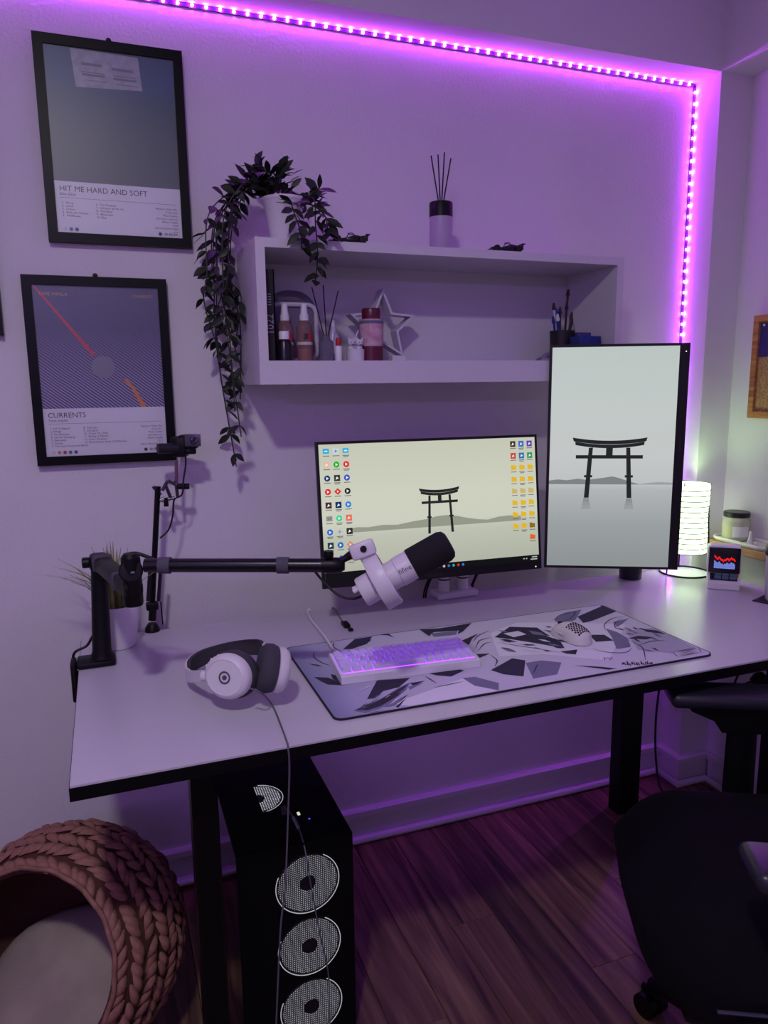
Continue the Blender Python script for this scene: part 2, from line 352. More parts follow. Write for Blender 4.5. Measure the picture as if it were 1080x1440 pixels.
poster_text(r1, p, 'HIT ME HARD AND SOFT', 'Billie Eilish', ['1.  Skinny', '2.  Lunch', '3.  Chihiro', '4.  Birds of a Feather', '5.  Wildflower'], ['6.  The Greatest', "7.  L'Amour de Ma Vie", '8.  The Diner', '9.  Bittersuite', '10. Blue'],
            ['Release / Date Info', '17 May 2024', 'Music Genre', 'Alternative / Indie pop', 'Album Length', '43:45', 'Album Record Label', 'Label'], ['#c9c7d6', '#3d5b94', '#2f3950'], 0)
# lower poster: plain stand-in in the same violet, red and grey
r2 = poster(-.1600, 1.2075, 'black-framed poster with violet striped picture above white text panel titled CURRENTS')
def stripe_mat():
    M = bpy.data.materials.new('poster_violet'); M.use_nodes = True; nt = M.node_tree; N = nt.nodes.new; L = nt.links.new; p = nt.nodes['Principled BSDF']
    tc = N('ShaderNodeTexCoord'); mp = N('ShaderNodeMapping'); mp.inputs['Rotation'].default_value = (0, math.radians(-38), 0)
    wv = N('ShaderNodeTexWave'); wv.bands_direction = 'Z'; wv.inputs['Scale'].default_value = 52; wv.inputs['Distortion'].default_value = 2.2; wv.inputs['Detail'].default_value = 0; wv.inputs['Detail Scale'].default_value = .35
    cr = N('ShaderNodeValToRGB'); e = cr.color_ramp.elements; e[0].position = .45; e[0].color = lin('#2c2450'); e[1].position = .58; e[1].color = lin('#9a8fbe')
    sp = N('ShaderNodeSeparateXYZ'); mr = N('ShaderNodeMapRange'); mr.inputs[1].default_value = SPLIT+.19; mr.inputs[2].default_value = SPLIT+.05
    mx = N('ShaderNodeMix'); mx.data_type = 'RGBA'; mx.inputs[6].default_value = lin('#4a4270')
    L(tc.outputs['Object'], mp.inputs[0]); L(mp.outputs[0], wv.inputs['Vector']); L(wv.outputs[1], cr.inputs[0]); L(tc.outputs['Object'], sp.inputs[0]); L(sp.outputs[2], mr.inputs[0]); L(mr.outputs[0], mx.inputs[0]); L(cr.outputs[0], mx.inputs[7]); L(mx.outputs[2], p.inputs['Base Color'])
    p.inputs['Roughness'].default_value = .7; return M
p = poster_base(r2, stripe_mat())
REDI = mat('poster_red', '#c2324d', .7); ORG = mat('poster_orange', '#d0772f', .7)
flat(MB(), [(FB+.001, FH-FB-.002), (FB+.006, FH-FB-.002), (.150, .268), (.143, .262)], at(0, 0, .0082)).build('red_bar', REDI, p, 0)
flat(MB(), circ(.027, 32, (.166, .236)), at(0, 0, .0081)).build('grey_disc', mat('poster_grey', '#77748a', .5), p, 0)
flat(MB(), [(.212, .205), (.219, .209), (.236, .186), (.262, SPLIT), (.250, SPLIT), (.229, .183)], at(0, 0, .0082)).build('orange_bar', ORG, p, 0)
text('band_name', 'TAME IMPALA', .0105, mat('poster_gold', '#b58a72', .7), p, at(FB+.012, FH-FB-.024, .0079))
text('album_name', 'CURRENTS', .0095, MATS['poster_gold'], p, at(FW-FB-.012, FH-FB-.024, .0079), 'RIGHT')
poster_text(r2, p, 'CURRENTS', 'Tame Impala', ['1. Let It Happen', '2. Nangs', '3. The Moment', "4. Yes I'm Changing", '5. Eventually', '6. Gossip', '7. The Less I Know the Better'],
            ['8.  Past Life', '9.  Disciples', "10. 'Cause I'm a Man", '11. Reality in Motion', '12. Love / Paranoia', '13. New Person, Same Old Mistakes'], ['Release / Date Info', '17 July 2015', 'Music Genre', 'Psychedelic pop', 'Album Length', '51:12', 'Album Record Label', 'Label'], ['#c4bcd8', '#c9793a', '#a8283e', '#5a5678', '#4a437a'], 1)
# third frame, at the edge of the view
r3 = poster(-.207-FW, 1.517, 'black picture frame hung on the far side of the CURRENTS poster from the shelf')
p = poster_base(r3, mat('poster_plain', '#5d5a6c', .7, noise=(8, '#474457', .8)))
# ------------------------------------------------------------------ desk
DZ, DX0, DX1, DY0, DY1 = .785, -.093, 1.803, -.830, -.104
DTOP = mat('desk_white_laminate', '#bdb8c2', .26, bump=(300, .03, .0005))
desk = thing('desk', 'long white desk with black edge and black metal legs', 'desk', (.85, -.46, 0))
MB().b2((DX0+.0015, DY0+.0015, DZ-.004), (DX1-.0015, DY1, DZ)).build('desktop', DTOP, desk, 0, True)
MB().b2((DX0, DY0, DZ-.026), (DX1, DY1+.0005, DZ-.0035)).build('edge_band', mat('desk_black_edge', '#040406', .5, spec=.25), desk, 0, True)
for (x, y) in ((.118, -.735), (.225, -.15), (1.515, -.735), (1.515, -.165)):
    s = .046 if x < 1 else .082
    MB().rbox((x, y, .377), (s, .055, .754), .004, 1).build('leg', BLACK_S, desk, 35, True)
for y in (-.69, -.16): MB().rbox((.83, y-.045 if y > -.5 else y, .737), (1.60, .04, .04), .003, 1).build('rail', BLACK_S, desk, 35, True)
for x in (.118, 1.515): MB().rbox((x, -.45, .735), (.04, .58, .038), .003, 1).build('side_rail', BLACK_S, desk, 35, True)
for (x, y) in ((.118, -.735), (.225, -.15), (1.515, -.735), (1.515, -.165)):
    MB().lathe([(.03, 0.0), (.03, .006), (.02, .010)], (x, y, 0), 16).build('foot', BLACK_P, desk, 35, True)
# ------------------------------------------------------------------ wall shelf
SX0, SX1, SD, SZ0, SZ1 = .347, 1.361, .25, 1.397, 1.727
SH = mat('shelf_white_board', '#cbc7cd', .5)
sh = thing('wall_shelf', 'white open box shelf mounted on the wall above the monitors', 'shelf', (SX0, 0, SZ0))
MB().b2((SX0, -SD, SZ1-.021), (SX1, -.001, SZ1)).build('top_board', SH, sh, 0, True)
MB().b2((SX0, -SD, SZ0), (SX1, -.001, SZ0+.055)).build('bottom_board', SH, sh, 0, True)
for x in (SX0, SX1-.022): MB().b2((x, -SD, SZ0+.055), (x+.022, -.001, SZ1-.021)).build('side_board', SH, sh, 0, True)
MB().b2((SX0+.022, -.008, SZ0+.055), (SX1-.022, -.001, SZ1-.021)).build('back_panel', SH, sh, 0, True)
SZ = SZ0+.055      # inner floor
TZ = SZ1           # shelf top
# ---- trailing plant on top
pl = thing('trailing_plant', 'artificial trailing vine in white pot hanging down beside shelf', 'plant', (.442, -.145, TZ))
MB().lathe([(.030, 0), (.034, .002), (.049, .100), (.052, .104), (.052, .110), (.046, .110), (.044, .098)], n=28).build('pot', mat('white_ceramic_pot', '#d8d4da', .5), pl)
MB().lathe([(.0443, .094), (.02, .099), (.0001, .100)], n=20).build('soil', mat('dark_soil', '#1c1714', .9), pl)
LEAF = mat('vine_leaf_green', '#1d2818', .5, noise=(30, '#12190f', .9)); STEM = mat('vine_stem', '#27301f', .6)
def leaf_mesh(name, L, Wd, m, fold=.25, curl=.15):
    b = MB(); prof = [(0, 0), (.22, .7), (.5, 1), (.78, .62), (1, 0)]
    for t, w_ in prof:
        zc = -curl*L*t*t; b.v += [V((t*L, -w_*Wd/2, zc+fold*w_*Wd/2)), V((t*L, 0, zc)), V((t*L, w_*Wd/2, zc+fold*w_*Wd/2))]
    for i in range(4):
        for j in range(2): b.f.append((i*3+j, (i+1)*3+j, (i+1)*3+j+1, i*3+j+1))
    me = bpy.data.meshes.new(name); me.from_pydata([tuple(p) for p in b.v], [], b.f); me.materials.append(m)
    me.polygons.foreach_set('use_smooth', [True]*len(me.polygons)); return me
lm = [leaf_mesh('leaf', .036, .019, LEAF), leaf_mesh('leaf', .030, .015, LEAF, .35, .3), leaf_mesh('leaf', .040, .016, LEAF, .2, .1)]
rnd = random.Random(11)
inv = WM(pl).inverted(); nleaf = 0
def put_leaf(p, d, meshes, par, inv_, s=1.0):
    x = V(d).normalized(); up = V((rnd.uniform(-.5, .5), rnd.uniform(-1, .2), rnd.uniform(.2, 1)))
    z = (up-x*up.dot(x)).normalized(); y = z.cross(x)
    inst(rnd.choice(meshes), 'leaf', par, inv_ @ frame(x, y, z, p) @ Matrix.Scale(s, 4))
strands = []
for i in range(9):     # the cascade beside the shelf
    xo = .300+rnd.uniform(-.045, .028); yo = rnd.uniform(-.17, -.045); zb = [1.19, 1.33, 1.42, 1.27, 1.5, 1.36, 1.56, 1.24, 1.46][i]
    xb = xo+(.02 if zb < 1.35 else rnd.uniform(-.03, .02))
    xb = min(xb, .332)
    strands.append([(.425+rnd.uniform(-.02, .02), -.145+rnd.uniform(-.02, .02), 1.825), (.37, -.14+rnd.uniform(-.03, .03), 1.872+rnd.uniform(-.01, .015)), (xo+.006, yo, 1.80), (xo-.008, yo, 1.66), (xo+rnd.uniform(-.02, .02), yo, (1.66+zb)/2+.03), (xb, yo+.01, zb)])
strands.append([(.47, -.16, 1.825), (.495, -.22, 1.825), (.485, -.268, 1.76), (.487, -.272, 1.69), (.480, -.270, 1.625)])
strands.append([(.46, -.16, 1.83), (.44, -.235, 1.80), (.448, -.266, 1.745), (.452, -.268, 1.70)])
strands.append([(.47, -.15, 1.825), (.495, -.20, 1.815), (.512, -.255, 1.78), (.515, -.268, 1.735)])
strands.append([(.46, -.14, 1.825), (.485, -.15, 1.85), (.512, -.16, 1.845), (.522, -.18, 1.86)])
strands.append([(.44, -.15, 1.825), (.40, -.17, 1.885), (.365, -.18, 1.90)])
strands.append([(.44, -.13, 1.825), (.44, -.13, 1.89), (.43, -.14, 1.905)])
for si, s in enumerate(strands):
    pts = spline(s, 8)
    MB().tube(pts, [.0016]*len(pts), 5).build('stem', STEM, pl, 60, True)
    step = 2
    for j in range(3, len(pts), step):
        t = (pts[min(j+1, len(pts)-1)]-pts[j-1]).normalized()
        for q in range(2 if (si < 9 and rnd.random() < .8) or si >= 9 else 1):
            side = V((rnd.uniform(-1, 1), rnd.uniform(-.7, .4), rnd.uniform(-.25, .35))); side = (side-t*side.dot(t)*.7).normalized()
            d = side + V((0, 0, -.35 if pts[j].z < 1.8 else .1))+t*.4
            tip = pts[j]+d.normalized()*.04
            if tip.z < TZ+.004 and tip.x > SX0-.006 and tip.y > -SD-.004:
                if si < 9: d.x = -abs(d.x)-.2
                else: d.y = -abs(d.y)-.6
            put_leaf(pts[j], d, lm, pl, inv, rnd.uniform(.9, 1.2)); nleaf += 1
for k in range(34):    # bushy crown over the pot
    a = rnd.uniform(0, 2*math.pi); q = rnd.uniform(.0, .05)
    p = V((.425+q*math.cos(a)*1.3-.015, -.145+q*math.sin(a), 1.845+rnd.uniform(0, .045)))
    put_leaf(p, (math.cos(a)-.3, math.sin(a)*.8-.2, rnd.uniform(0, .9)), lm, pl, inv, rnd.uniform(.8, 1.05))
# ---- model cars on top
CARB = mat('model_car_black', '#121018', .3); CARW = mat('model_car_rubber', '#08080a', .7); CARG = mat('model_car_trim', '#5d5a6a', .35, .4)
def car(x, y, rz, label):
    c = thing('model_car', label, 'model car', (x, y, TZ), rz, 'model race cars on the shelf')
    MB().prism([(-.040, .010), (-.030, .018), (-.012, .021), (-.006, .018), (.010, .014), (.046, .007), (.046, .005), (-.040, .005)], -.006, .006, FACE).build('body', CARB, c, 0)
    MB().rbox((-.008, 0, .010), (.034, .024, .010), .003).build('side_pod', CARB, c)
    for sx in (-.031, .030):
        for sy in (-.0155, .0155): MB().lathe([(.004, -.0045), (.0085, -.004), (.0085, .004), (.004, .0045)], n=14, M=T(sx, sy, .0085) @ R(90, 'X')).build('wheel', CARW, c)
    MB().rbox((.047, 0, .0055), (.010, .036, .002), .0006, 1).build('front_wing', CARG, c)
    MB().rbox((-.044, 0, .021), (.010, .028, .003), .0008, 1).b2((-.044, -.013, .006), (-.040, -.011, .021)).b2((-.044, .011, .006), (-.040, .013, .021)).build('rear_wing', CARB, c, 0)
    MB().tube(spline([(.006, 0, .016), (0, .006, .024), (-.008, .006, .024), (-.012, 0, .022)], 4), .0011, 6).tube(spline([(0, .006, .024), (.002, 0, .0245), (0, -.006, .024), (-.008, -.006, .024), (-.012, 0, .022)], 4), .0011, 6).build('halo', CARG, c)
    return c
car(W(491, 343, 'y', -.222).x, -.222, math.radians(172), 'small black model race car between the vine pot and the diffuser')
car(W(711, 353, 'y', -.222).x, -.222, math.radians(172), 'small black model race car on the shelf beyond the diffuser')
# ---- reed diffuser on top
d = thing('reed_diffuser', 'tall reed diffuser with frosted bottle, black collar and black sticks', 'reed diffuser', (W(620, 330, 'y', -.14).x, -.14, TZ))
MB().lathe([(.029, 0), (.030, .002), (.030, .096), (.028, .098)], n=28).build('bottle', mat('frosted_lilac', '#a89bb0', .35), d)
MB().lathe([(.0305, .094), (.0305, .128), (.029, .131), (.010, .131), (.010, .127)], n=28).build('collar', BLACK_P, d)
for (a, b_) in ((-.028, .0), (-.004, .010), (.004, -.012), (.030, .004)):
    MB().cyl((a*.1, b_*.1, .110), (a, b_, .252 - abs(a)*.3), .0017, n=6).build('reed', mat('black_reed', '#0c0a0e', .7), d)
# ---- things inside the shelf
bk = thing('book', 'black hardback book standing at the end of the shelf', 'book', (.3705, -.205, SZ))
MB().b2((0, 0, 0), (.003, .16, .212)).b2((.025, 0, 0), (.028, .16, .212)).b2((0, 0, 0), (.028, .003, .212)).build('cover', mat('book_black_cover', '#0e0c11', .5), bk, 0)
MB().b2((.003, .003, .003), (.025, .157, .209)).build('pages', mat('book_pages', '#b8b0a8', .8), bk, 0)
SPINE = mat('spine_grey', '#8b8796', .6)
text('spine_title', '1022', .024, SPINE, bk, T(.0225, -.0004, .062) @ FACE @ R(90, 'Z'))
for k in range(5): MB().b2((.010, -.0006, .130+k*.006), (.0185, .0005, .1325+k*.006)).build('spine_mark', SPINE, bk, 0)
def bottle(name, label, cat, x, y, prof, m, parts, group=None):
    o = thing(name, label, cat, (x, y, SZ), 0, group); MB().lathe(prof, n=24).build('bottle_body', m, o)
    for nm, pr, mm in parts: MB().lathe(pr, n=20).build(nm, mm, o)
    return o
BB = mat('black_bottle', '#0d0b10', .3); CAPW = mat('white_cap', '#d9d7de', .4)
bottle('dropper_bottle', 'small black bottle with white cap beside the black book', 'bottle', .4175, -.205, [(.016, 0), (.0175, .002), (.0175, .042), (.012, .052)], BB, [('cap', [(.0125, .048), (.0125, .068), (.0115, .070)], CAPW)])
CLR = clear_mat('clear_pink_plastic', '#d3b0b2', .78); LIQ = clear_mat('peach_liquid', '#c98a72', .35); LBLR = mat('red_label', '#b3243a', .5); LBLK = mat('label_dark', '#2a2028', .5); LBLC = mat('label_cream', '#c7b5a6', .6)
def spray(x, y, label):
    o = bottle('spray_bottle', label, 'spray bottle', x, y, [(.0175, 0), (.0195, .002), (.0195, .083), (.013, .097), (.0095, .102)], CLR,
               [('liquid', [(.0001, .002), (.0182, .003), (.0182, .030), (.0001, .0301)], LIQ), ('pump_collar', [(.0115, .098), (.0115, .112), (.010, .114)], CAPW),
                ('pump_head', [(.0095, .113), (.0075, .135), (.0066, .139)], CAPW), ('label_band', [(.0198, .040), (.0198, .047), (.0199, .047)], LBLC)])
    b = MB()
    for k in range(5):
        a0, a1 = math.radians(-110+k*9), math.radians(-102+k*9); q = .0199
        b.add([(q*math.cos(a0), q*math.sin(a0), .05+k*.001), (q*math.cos(a1), q*math.sin(a1), .053+k*.001), (q*math.cos(a1), q*math.sin(a1), .068), (q*math.cos(a0), q*math.sin(a0), .066)], [(0, 1, 2, 3)])
    b.build('pattern_label', LBLK, o, 0)
    b = MB(); n = 8
    for k in range(n+1):
        a = math.radians(-80+k*6); h = .008*math.sqrt(max(.08, 1-((k-4)/4.4)**2)); b.v += [V((.02*math.cos(a), .02*math.sin(a), .060-h)), V((.02*math.cos(a), .02*math.sin(a), .060+h))]
    b.f = [(2*k, 2*k+2, 2*k+3, 2*k+1) for k in range(n)]; b.build('red_label', LBLR, o, 0)
    return o
spray(.4335, -.150, 'clear pink spray bottle with white pump behind the black bottle')
spray(.4785, -.165, 'clear peach spray bottle with white pump in front of the caddy')
cad = thing('storage_caddy', 'white rounded caddy with grey arched handle behind the spray bottles', 'caddy', (.4685, -.075, SZ))
def rr(w_, h, r, n=5):
    out = []
    for cx, cz, a0 in ((w_-r, r, -90), (w_-r, h-r, 0), (-w_+r, h-r, 90), (-w_+r, r, 180)):
        out += [(cx+r*math.cos(math.radians(a0+90*k/n)), 0, cz+r*math.sin(math.radians(a0+90*k/n))) for k in range(n+1)]
    return out
pts = [(x, -.02, z+.006) for x, y, z in rr(.060, .138, .022)]
MB().tube(pts+[pts[0], pts[1]], .006, 8, False).build('frame', mat('caddy_white', '#c3bfca', .4), cad)
MB().prism([(x, z) for x, y, z in pts], -.017, .045, FACE @ T(0, 0, -.028)).build('panel', mat('caddy_panel', '#6a6078', .3), cad, 0)
MB().ribbon(spline([(-.058, 0, .105), (-.054, 0, .145), (-.030, 0, .168), (0, 0, .173), (.030, 0, .168), (.054, 0, .145), (.058, 0, .105)], 5), .004, .016, V((0, 1, 0))).build('handle', mat('caddy_handle', '#4d4b5c', .45), cad)
rd = thing('reed_diffuser', 'small glass reed diffuser with three crossed black sticks inside shelf', 'reed diffuser', (.5265, -.190, SZ))
MB().lathe([(.017, 0), (.0185, .002), (.0185, .046), (.010, .054), (.0085, .062), (.0098, .064)], n=20).build('glass_bottle', clear_mat('smoke_glass', '#a9a3b8', .7), rd)
for a, b_ in (((.008, 0, .004), (-.034, -.004, .176)), ((.002, -.004, .004), (-.004, .0, .182)), ((-.010, .002, .004), (.034, .0, .170))):
    MB().cyl(a, b_, .0015, n=6).build('reed', MATS['black_reed'], rd)
ro = bottle('roll_on_tube', 'white slim tube with red cap beside the small diffuser', 'tube', .5545, -.200, [(.0085, 0), (.009, .001), (.009, .034), (.007, .037)], CAPW, [('red_cap', [(.0058, .036), (.0065, .040), (.0065, .054), (.005, .057)], mat('red_cap', '#b01c2c', .4))])
cn = thing('tall_tube', 'pale translucent tube standing behind the red-capped tube', 'tube', (.566, -.120, SZ))
MB().lathe([(.017, 0), (.019, .003), (.017, .060), (.006, .088), (.005, .092)], n=20).build('tube_body', mat('translucent_white', '#b7b1c4', .3), cn)
MB().lathe([(.0055, .090), (.0055, .104), (.004, .106)], n=14).build('tip', CAPW, cn)
cj = thing('cat_jar', 'small white pot with two white cat figures on its rim', 'ornament pot', (.6085, -.170, SZ))
MB().lathe([(.020, 0), (.0225, .002), (.0235, .030), (.0215, .030), (.020, .006)], n=24).build('pot', mat('white_porcelain', '#cfcbd6', .3), cj)
for sx in (-.0105, .0105):
    c = MB().ell((sx, -.004, .046), (.0105, .009, .0095), 14, 8).build('cat_head', MATS['white_porcelain'], cj)
    MB().ell((sx, 0, .033), (.009, .008, .009), 10, 6).build('cat_body', MATS['white_porcelain'], cj)
    for e in (-1, 1):
        MB().tube([(sx+e*.006, -.004, .052), (sx+e*.008, -.004, .060)], [.0038, .0003], 8).build('ear', MATS['white_porcelain'], c)
        MB().ell((sx+e*.0038, -.0125, .047), (.0014, .001, .0014), 6, 4).build('eye', BLACK_P, c)
    MB().tube([(sx-.003, -.013, .042), (sx, -.0135, .041), (sx+.003, -.013, .042)], .0006, 5).build('mouth', BLACK_P, c)
MB().tube(spline([(.004, .008, .040), (.006, .008, .065), (.012, .006, .078)], 4), .0016, 6).build('cat_tail', MATS['white_porcelain'], cj)
tu = thing('tumbler', 'clear pink tumbler with burgundy lid and burgundy base', 'tumbler', (.6575, -.155, SZ))
BUR = mat('burgundy_plastic', '#5a1832', .35)
MB().lathe([(.029, 0), (.0305, .002), (.0305, .038)], n=28).build('base', BUR, tu)
MB().lathe([(.0298, .038), (.0302, .040), (.0302, .102), (.028, .106)], n=28).build('cup', mat('tumbler_pink_print', '#cf7f93', .3, noise=(45, '#f0d0d4', 1.0)), tu)
MB().lathe([(.0306, .094), (.0308, .101), (.0300, .102)], n=28).build('blue_rim', mat('tumbler_blue', '#3c4682', .35), tu)
MB().lathe([(.0315, .038), (.0318, .104), (.0312, .106)], n=28).build('clear_wall', clear_mat('clear_acrylic', '#e8e0ea', .86), tu)
MB().lathe([(.0235, .105), (.0240, .107), (.0240, .130), (.0225, .133)], n=28).build('lid', BUR, tu)
st = thing('star_ornament', 'white hollow star ornament standing behind the tumbler', 'ornament', (.713, -.075, SZ))
STW = mat('star_white', '#c9c4d2', .5)
o_, i_ = [], []
for k in range(10):
    a = math.radians(90+36*k); q = .097 if k % 2 == 0 else .045; q2 = q-.013 if k % 2 == 0 else q-.007
    o_.append((q*math.cos(a), q*math.sin(a)+.094)); i_.append((q2*math.cos(a), q2*math.sin(a)+.094))
for k in range(10):
    k2 = (k+1) % 10; MB().prism([o_[k], o_[k2], i_[k2], i_[k]], -.022, .022, FACE).build('star_side', STW, st, 0)
bx = MB().rbox((.744, -.118, SZ+.0085), (.040, .03, .017), .002, 1).build('small_box', mat('white_box', '#cdc9d3', .5), None)
tag(bx, 'small white box at the foot of the star ornament', 'box')
# pens, boxes and folded cloth at the far end
pc = thing('pen_cup', 'dark cup packed with brushes and pens near shelf end', 'pen cup', (1.262, -.110, SZ))
MB().lathe([(.030, 0), (.032, .002), (.036, .088), (.034, .088), (.031, .004)], n=20).build('cup', mat('dark_cup', '#1a161f', .5), pc)
rnd2 = random.Random(5)
for k, (dx, dy, h, c, hc) in enumerate([(-.030, 0, .150, '#c9c4d0', '#3a1a22'), (.018, .004, .190, '#2a2025', '#4a2030'), (-.016, .006, .135, '#1c2450', '#2038a0'), (.006, -.01, .150, '#201a24', '#201a24'), (-.034, -.006, .112, '#1e2c80', '#1e2c80'), (.026, -.004, .125, '#4a2a34', '#4a2a34'), (.0, .014, .14, '#251f2a', '#251f2a'), (.034, .006, .108, '#33222c', '#33222c'), (-.024, -.012, .118, '#22307e', '#d8d8e0')]):
    a, b_ = V((dx*.35, dy*.6, .005)), V((dx, dy, h)); n = MB().cyl(a, b_, .0033, n=8).build('pen', mat('pen'+c, c, .4), pc)
    MB().tube([b_-(b_-a).normalized()*.004, b_, b_+(b_-a).normalized()*.016], [.0042, .0058, .0028], 8).build('tip', mat('pen'+hc, hc, .6), n)
BLUB = mat('blue_carton', '#21398c', .5, noise=(30, '#16245e', .9))
o = MB().rbox((1.290, -.185, SZ+.034), (.070, .05, .066), .002, 1, T(0, 0, .001)).build('carton', BLUB); tag(o, 'dark blue carton standing in front of the pen cup', 'box', )
o = MB().rbox((1.311, -.125, SZ+.041), (.046, .05, .080), .002, 1, T(0, 0, .001)).build('carton', mat('blue_carton_2', '#2b3f8e', .5, noise=(40, '#5a3a40', .7))); tag(o, 'bright blue carton against the shelf end', 'box')
b = MB(); n = 15; m_ = 8
for i in range(n):
    for j in range(m_):
        u, v = i/(n-1), j/(m_-1); e = math.sin(math.pi*min(1, v*1.0))*.9+.1
        h = (.004+.045*u**1.3)*e + .006*math.sin(9*u+5*v)*e
        b.v.append(V((1.140+u*.080, -.235+v*.115, SZ+max(.002, h))))
for i in range(n):
    for j in range(m_): b.v.append(V((1.140+i/(n-1)*.080, -.235+j/(m_-1)*.115, SZ+.0005)))
q = n*m_
for i in range(n-1):
    for j in range(m_-1): a = i*m_+j; b.f += [(a, a+m_, a+m_+1, a+1), (q+a, q+a+1, q+a+m_+1, q+a+m_)]
for i in range(n-1): b.f += [(i*m_, q+i*m_, q+(i+1)*m_, (i+1)*m_), (i*m_+m_-1, (i+1)*m_+m_-1, q+(i+1)*m_+m_-1, q+i*m_+m_-1)]
for j in range(m_-1): b.f += [(j, j+1, q+j+1, q+j), ((n-1)*m_+j, q+(n-1)*m_+j, q+(n-1)*m_+j+1, (n-1)*m_+j+1)]
o = b.build('folded_bag', mat('patterned_cloth', '#4a4470', .6, noise=(35, '#b8b0c4', 1.0)), None, 80); tag(o, 'crumpled blue and white bag lying beside the pen cup', 'bag')
# ------------------------------------------------------------------ monitors
BEZ = mat('monitor_black', '#0a090c', .4); GATE = emat('screen_gate', '#26272a', 1); HILL = emat('screen_hill', '#8f948c', 1)
def panel_frame(c, yaw, tilt): return T(*c) @ R(yaw, 'Z') @ R(-tilt, 'X')
def scr(b, poly, y=-.0006): b.add([(x, y, z) for x, z in poly], [tuple(range(len(poly)))]); return b
def gate(par, cx, zt, wd, ht, m, y=-.0008):
    """the gate in the wallpaper: curved lintel, tie beam, two legs, tablet"""
    b = MB(); h = wd/2; n = 12
    up = [(cx-h+wd*k/n, zt+ht*.055*((2*k/n-1)**2)) for k in range(n+1)]; dn = [(x*1+0, z-ht*.065) for x, z in up][::-1]
    dn = [(cx+(x-cx)*.97, z) for x, z in dn]; scr(b, up+dn, y)
    dn2 = [(cx+(x-cx)*.93, z-ht*.07) for x, z in up]; dn3 = [(cx+(x-cx)*.92, z-ht*.13) for x, z in up][::-1]; scr(b, dn2+dn3, y)
    scr(b, [(cx-h*.90, zt-ht*.25), (cx+h*.90, zt-ht*.25), (cx+h*.90, zt-ht*.31), (cx-h*.90, zt-ht*.31)], y)
    scr(b, [(cx-h*.09, zt-ht*.10), (cx+h*.09, zt-ht*.10), (cx+h*.09, zt-ht*.30), (cx-h*.09, zt-ht*.30)], y)
    for e in (-1, 1):
        scr(b, [(cx+e*h*.50-h*.055, zt-ht*.12), (cx+e*h*.50+h*.055, zt-ht*.12), (cx+e*h*.58+h*.065, zt-ht), (cx+e*h*.58-h*.065, zt-ht)], y)
        scr(b, [(cx+e*h*.55-h*.11, zt-ht*.60), (cx+e*h*.55+h*.11, zt-ht*.60), (cx+e*h*.55+h*.11, zt-ht*.64), (cx+e*h*.55-h*.11, zt-ht*.64)], y)
    return b.build('gate_picture', m, par, 0)
def hills(par, x0, x1, z, ht, m, prof): return scr(MB(), [(x0+(x1-x0)*u, z+ht*v) for u, v in prof]+[(x1, z), (x0, z)]).build('hill_picture', m, par, 0)
HP = [(0, .35), (.06, .45), (.12, .38), (.2, .5), (.28, .42), (.36, .62), (.44, .75), (.5, .95), (.56, 1), (.62, .85), (.68, .6), (.74, .4), (.8, .3), (.86, .5), (.93, .55), (1, .45)]
# landscape monitor
MW, MH = .61, .365
mo = thing('monitor', 'landscape black monitor showing desktop icons over a gate wallpaper', 'monitor', M=panel_frame((.785, -.266, 1.075), -3.0, 7.2))
MB().b2((-MW/2, 0.0002, -MH/2), (MW/2, .012, MH/2)).build('bezel', BEZ, mo, 0)
MB().rbox((0, .028, -.02), (MW*.80, .034, MH*.72), .012).build('rear_housing', BLACK_P, mo)
sx0, sx1, sz0, sz1 = -MW/2+.007, MW/2-.007, -MH/2+.022, MH/2-.007
SCR1 = ramp_mat('wallpaper_landscape', 'Z', sz0, sz1, [(0, '#b2b6a6'), (1, '#c9cdb8'), (.3, '#c3c7b6'), (.40, '#d2d5c4'), (.62, '#d3d6c3')], .25, .92)
s1 = scr(MB(), [(sx0, sz0), (sx1, sz0), (sx1, sz1), (sx0, sz1)], -.0002).build('screen', SCR1, mo, 0)
hills(s1, sx0+.06, sx1-.05, -.047, .028, emat('screen_hill_land', '#9b9f90', .9), HP)
gate(s1, .016, .048, .112, .112, GATE)
scr(MB(), [(sx0, sz0), (sx1, sz0), (sx1, sz0+.017), (sx0, sz0+.017)]).build('taskbar', emat('taskbar_dark', '#141318', 1), s1, 0)
LBL = emat('icon_caption', '#5b5d58', 1)
def icon(x, z, kind, c, g='#f2f2ee', rows=1):
    s = .0078; y = -.0010
    P = {'c': circ(s, 16), 's': [(-s, -s), (s, -s), (s, s), (-s, s)], 'm': [(-s, -s*.75), (s, -s*.75), (s, s*.85), (-s, s*.85)],
         'd': [(0, -s*1.1), (s*1.2, 0), (0, s*1.1), (-s*1.2, 0)], 'f': [(-s, -s*.8), (s, -s*.8), (s, s*.65), (s*.1, s*.65), (-s*.1, s*.9), (-s, s*.9)]}[kind]
    o = scr(MB(), [(x+a, z+b_) for a, b_ in P], y).build('icon', emat('icon'+c, c, 1), s1, 0)
    b = MB()
    if g and kind != 'f':
        q = s*.5; G = {'c': [(-q*.6, -q), (q, 0), (-q*.6, q)], 's': [(-q, -q), (q, -q*.2), (-q*.2, q)], 'm': [(-q, -q*.3), (q, -q*.3), (q, q*.4), (-q, q*.4)], 'd': [(-q*.5, -q*.8), (q*.8, 0), (-q*.5, q*.8)]}[kind]
        scr(MB(), [(x+a, z+b_) for a, b_ in G], y-.0004).build('icon_glyph', emat('glyph'+g, g, 1), s1, 0)
    for r in range(rows): scr(b, [(x-.0085+r*.002, z-.0125-r*.0032), (x+.0085-r*.002, z-.0125-r*.0032), (x+.0085-r*.002, z-.0108-r*.0032), (x-.0085+r*.002, z-.0108-r*.0032)], y)
    b.build('icon_caption', LBL, s1, 0)
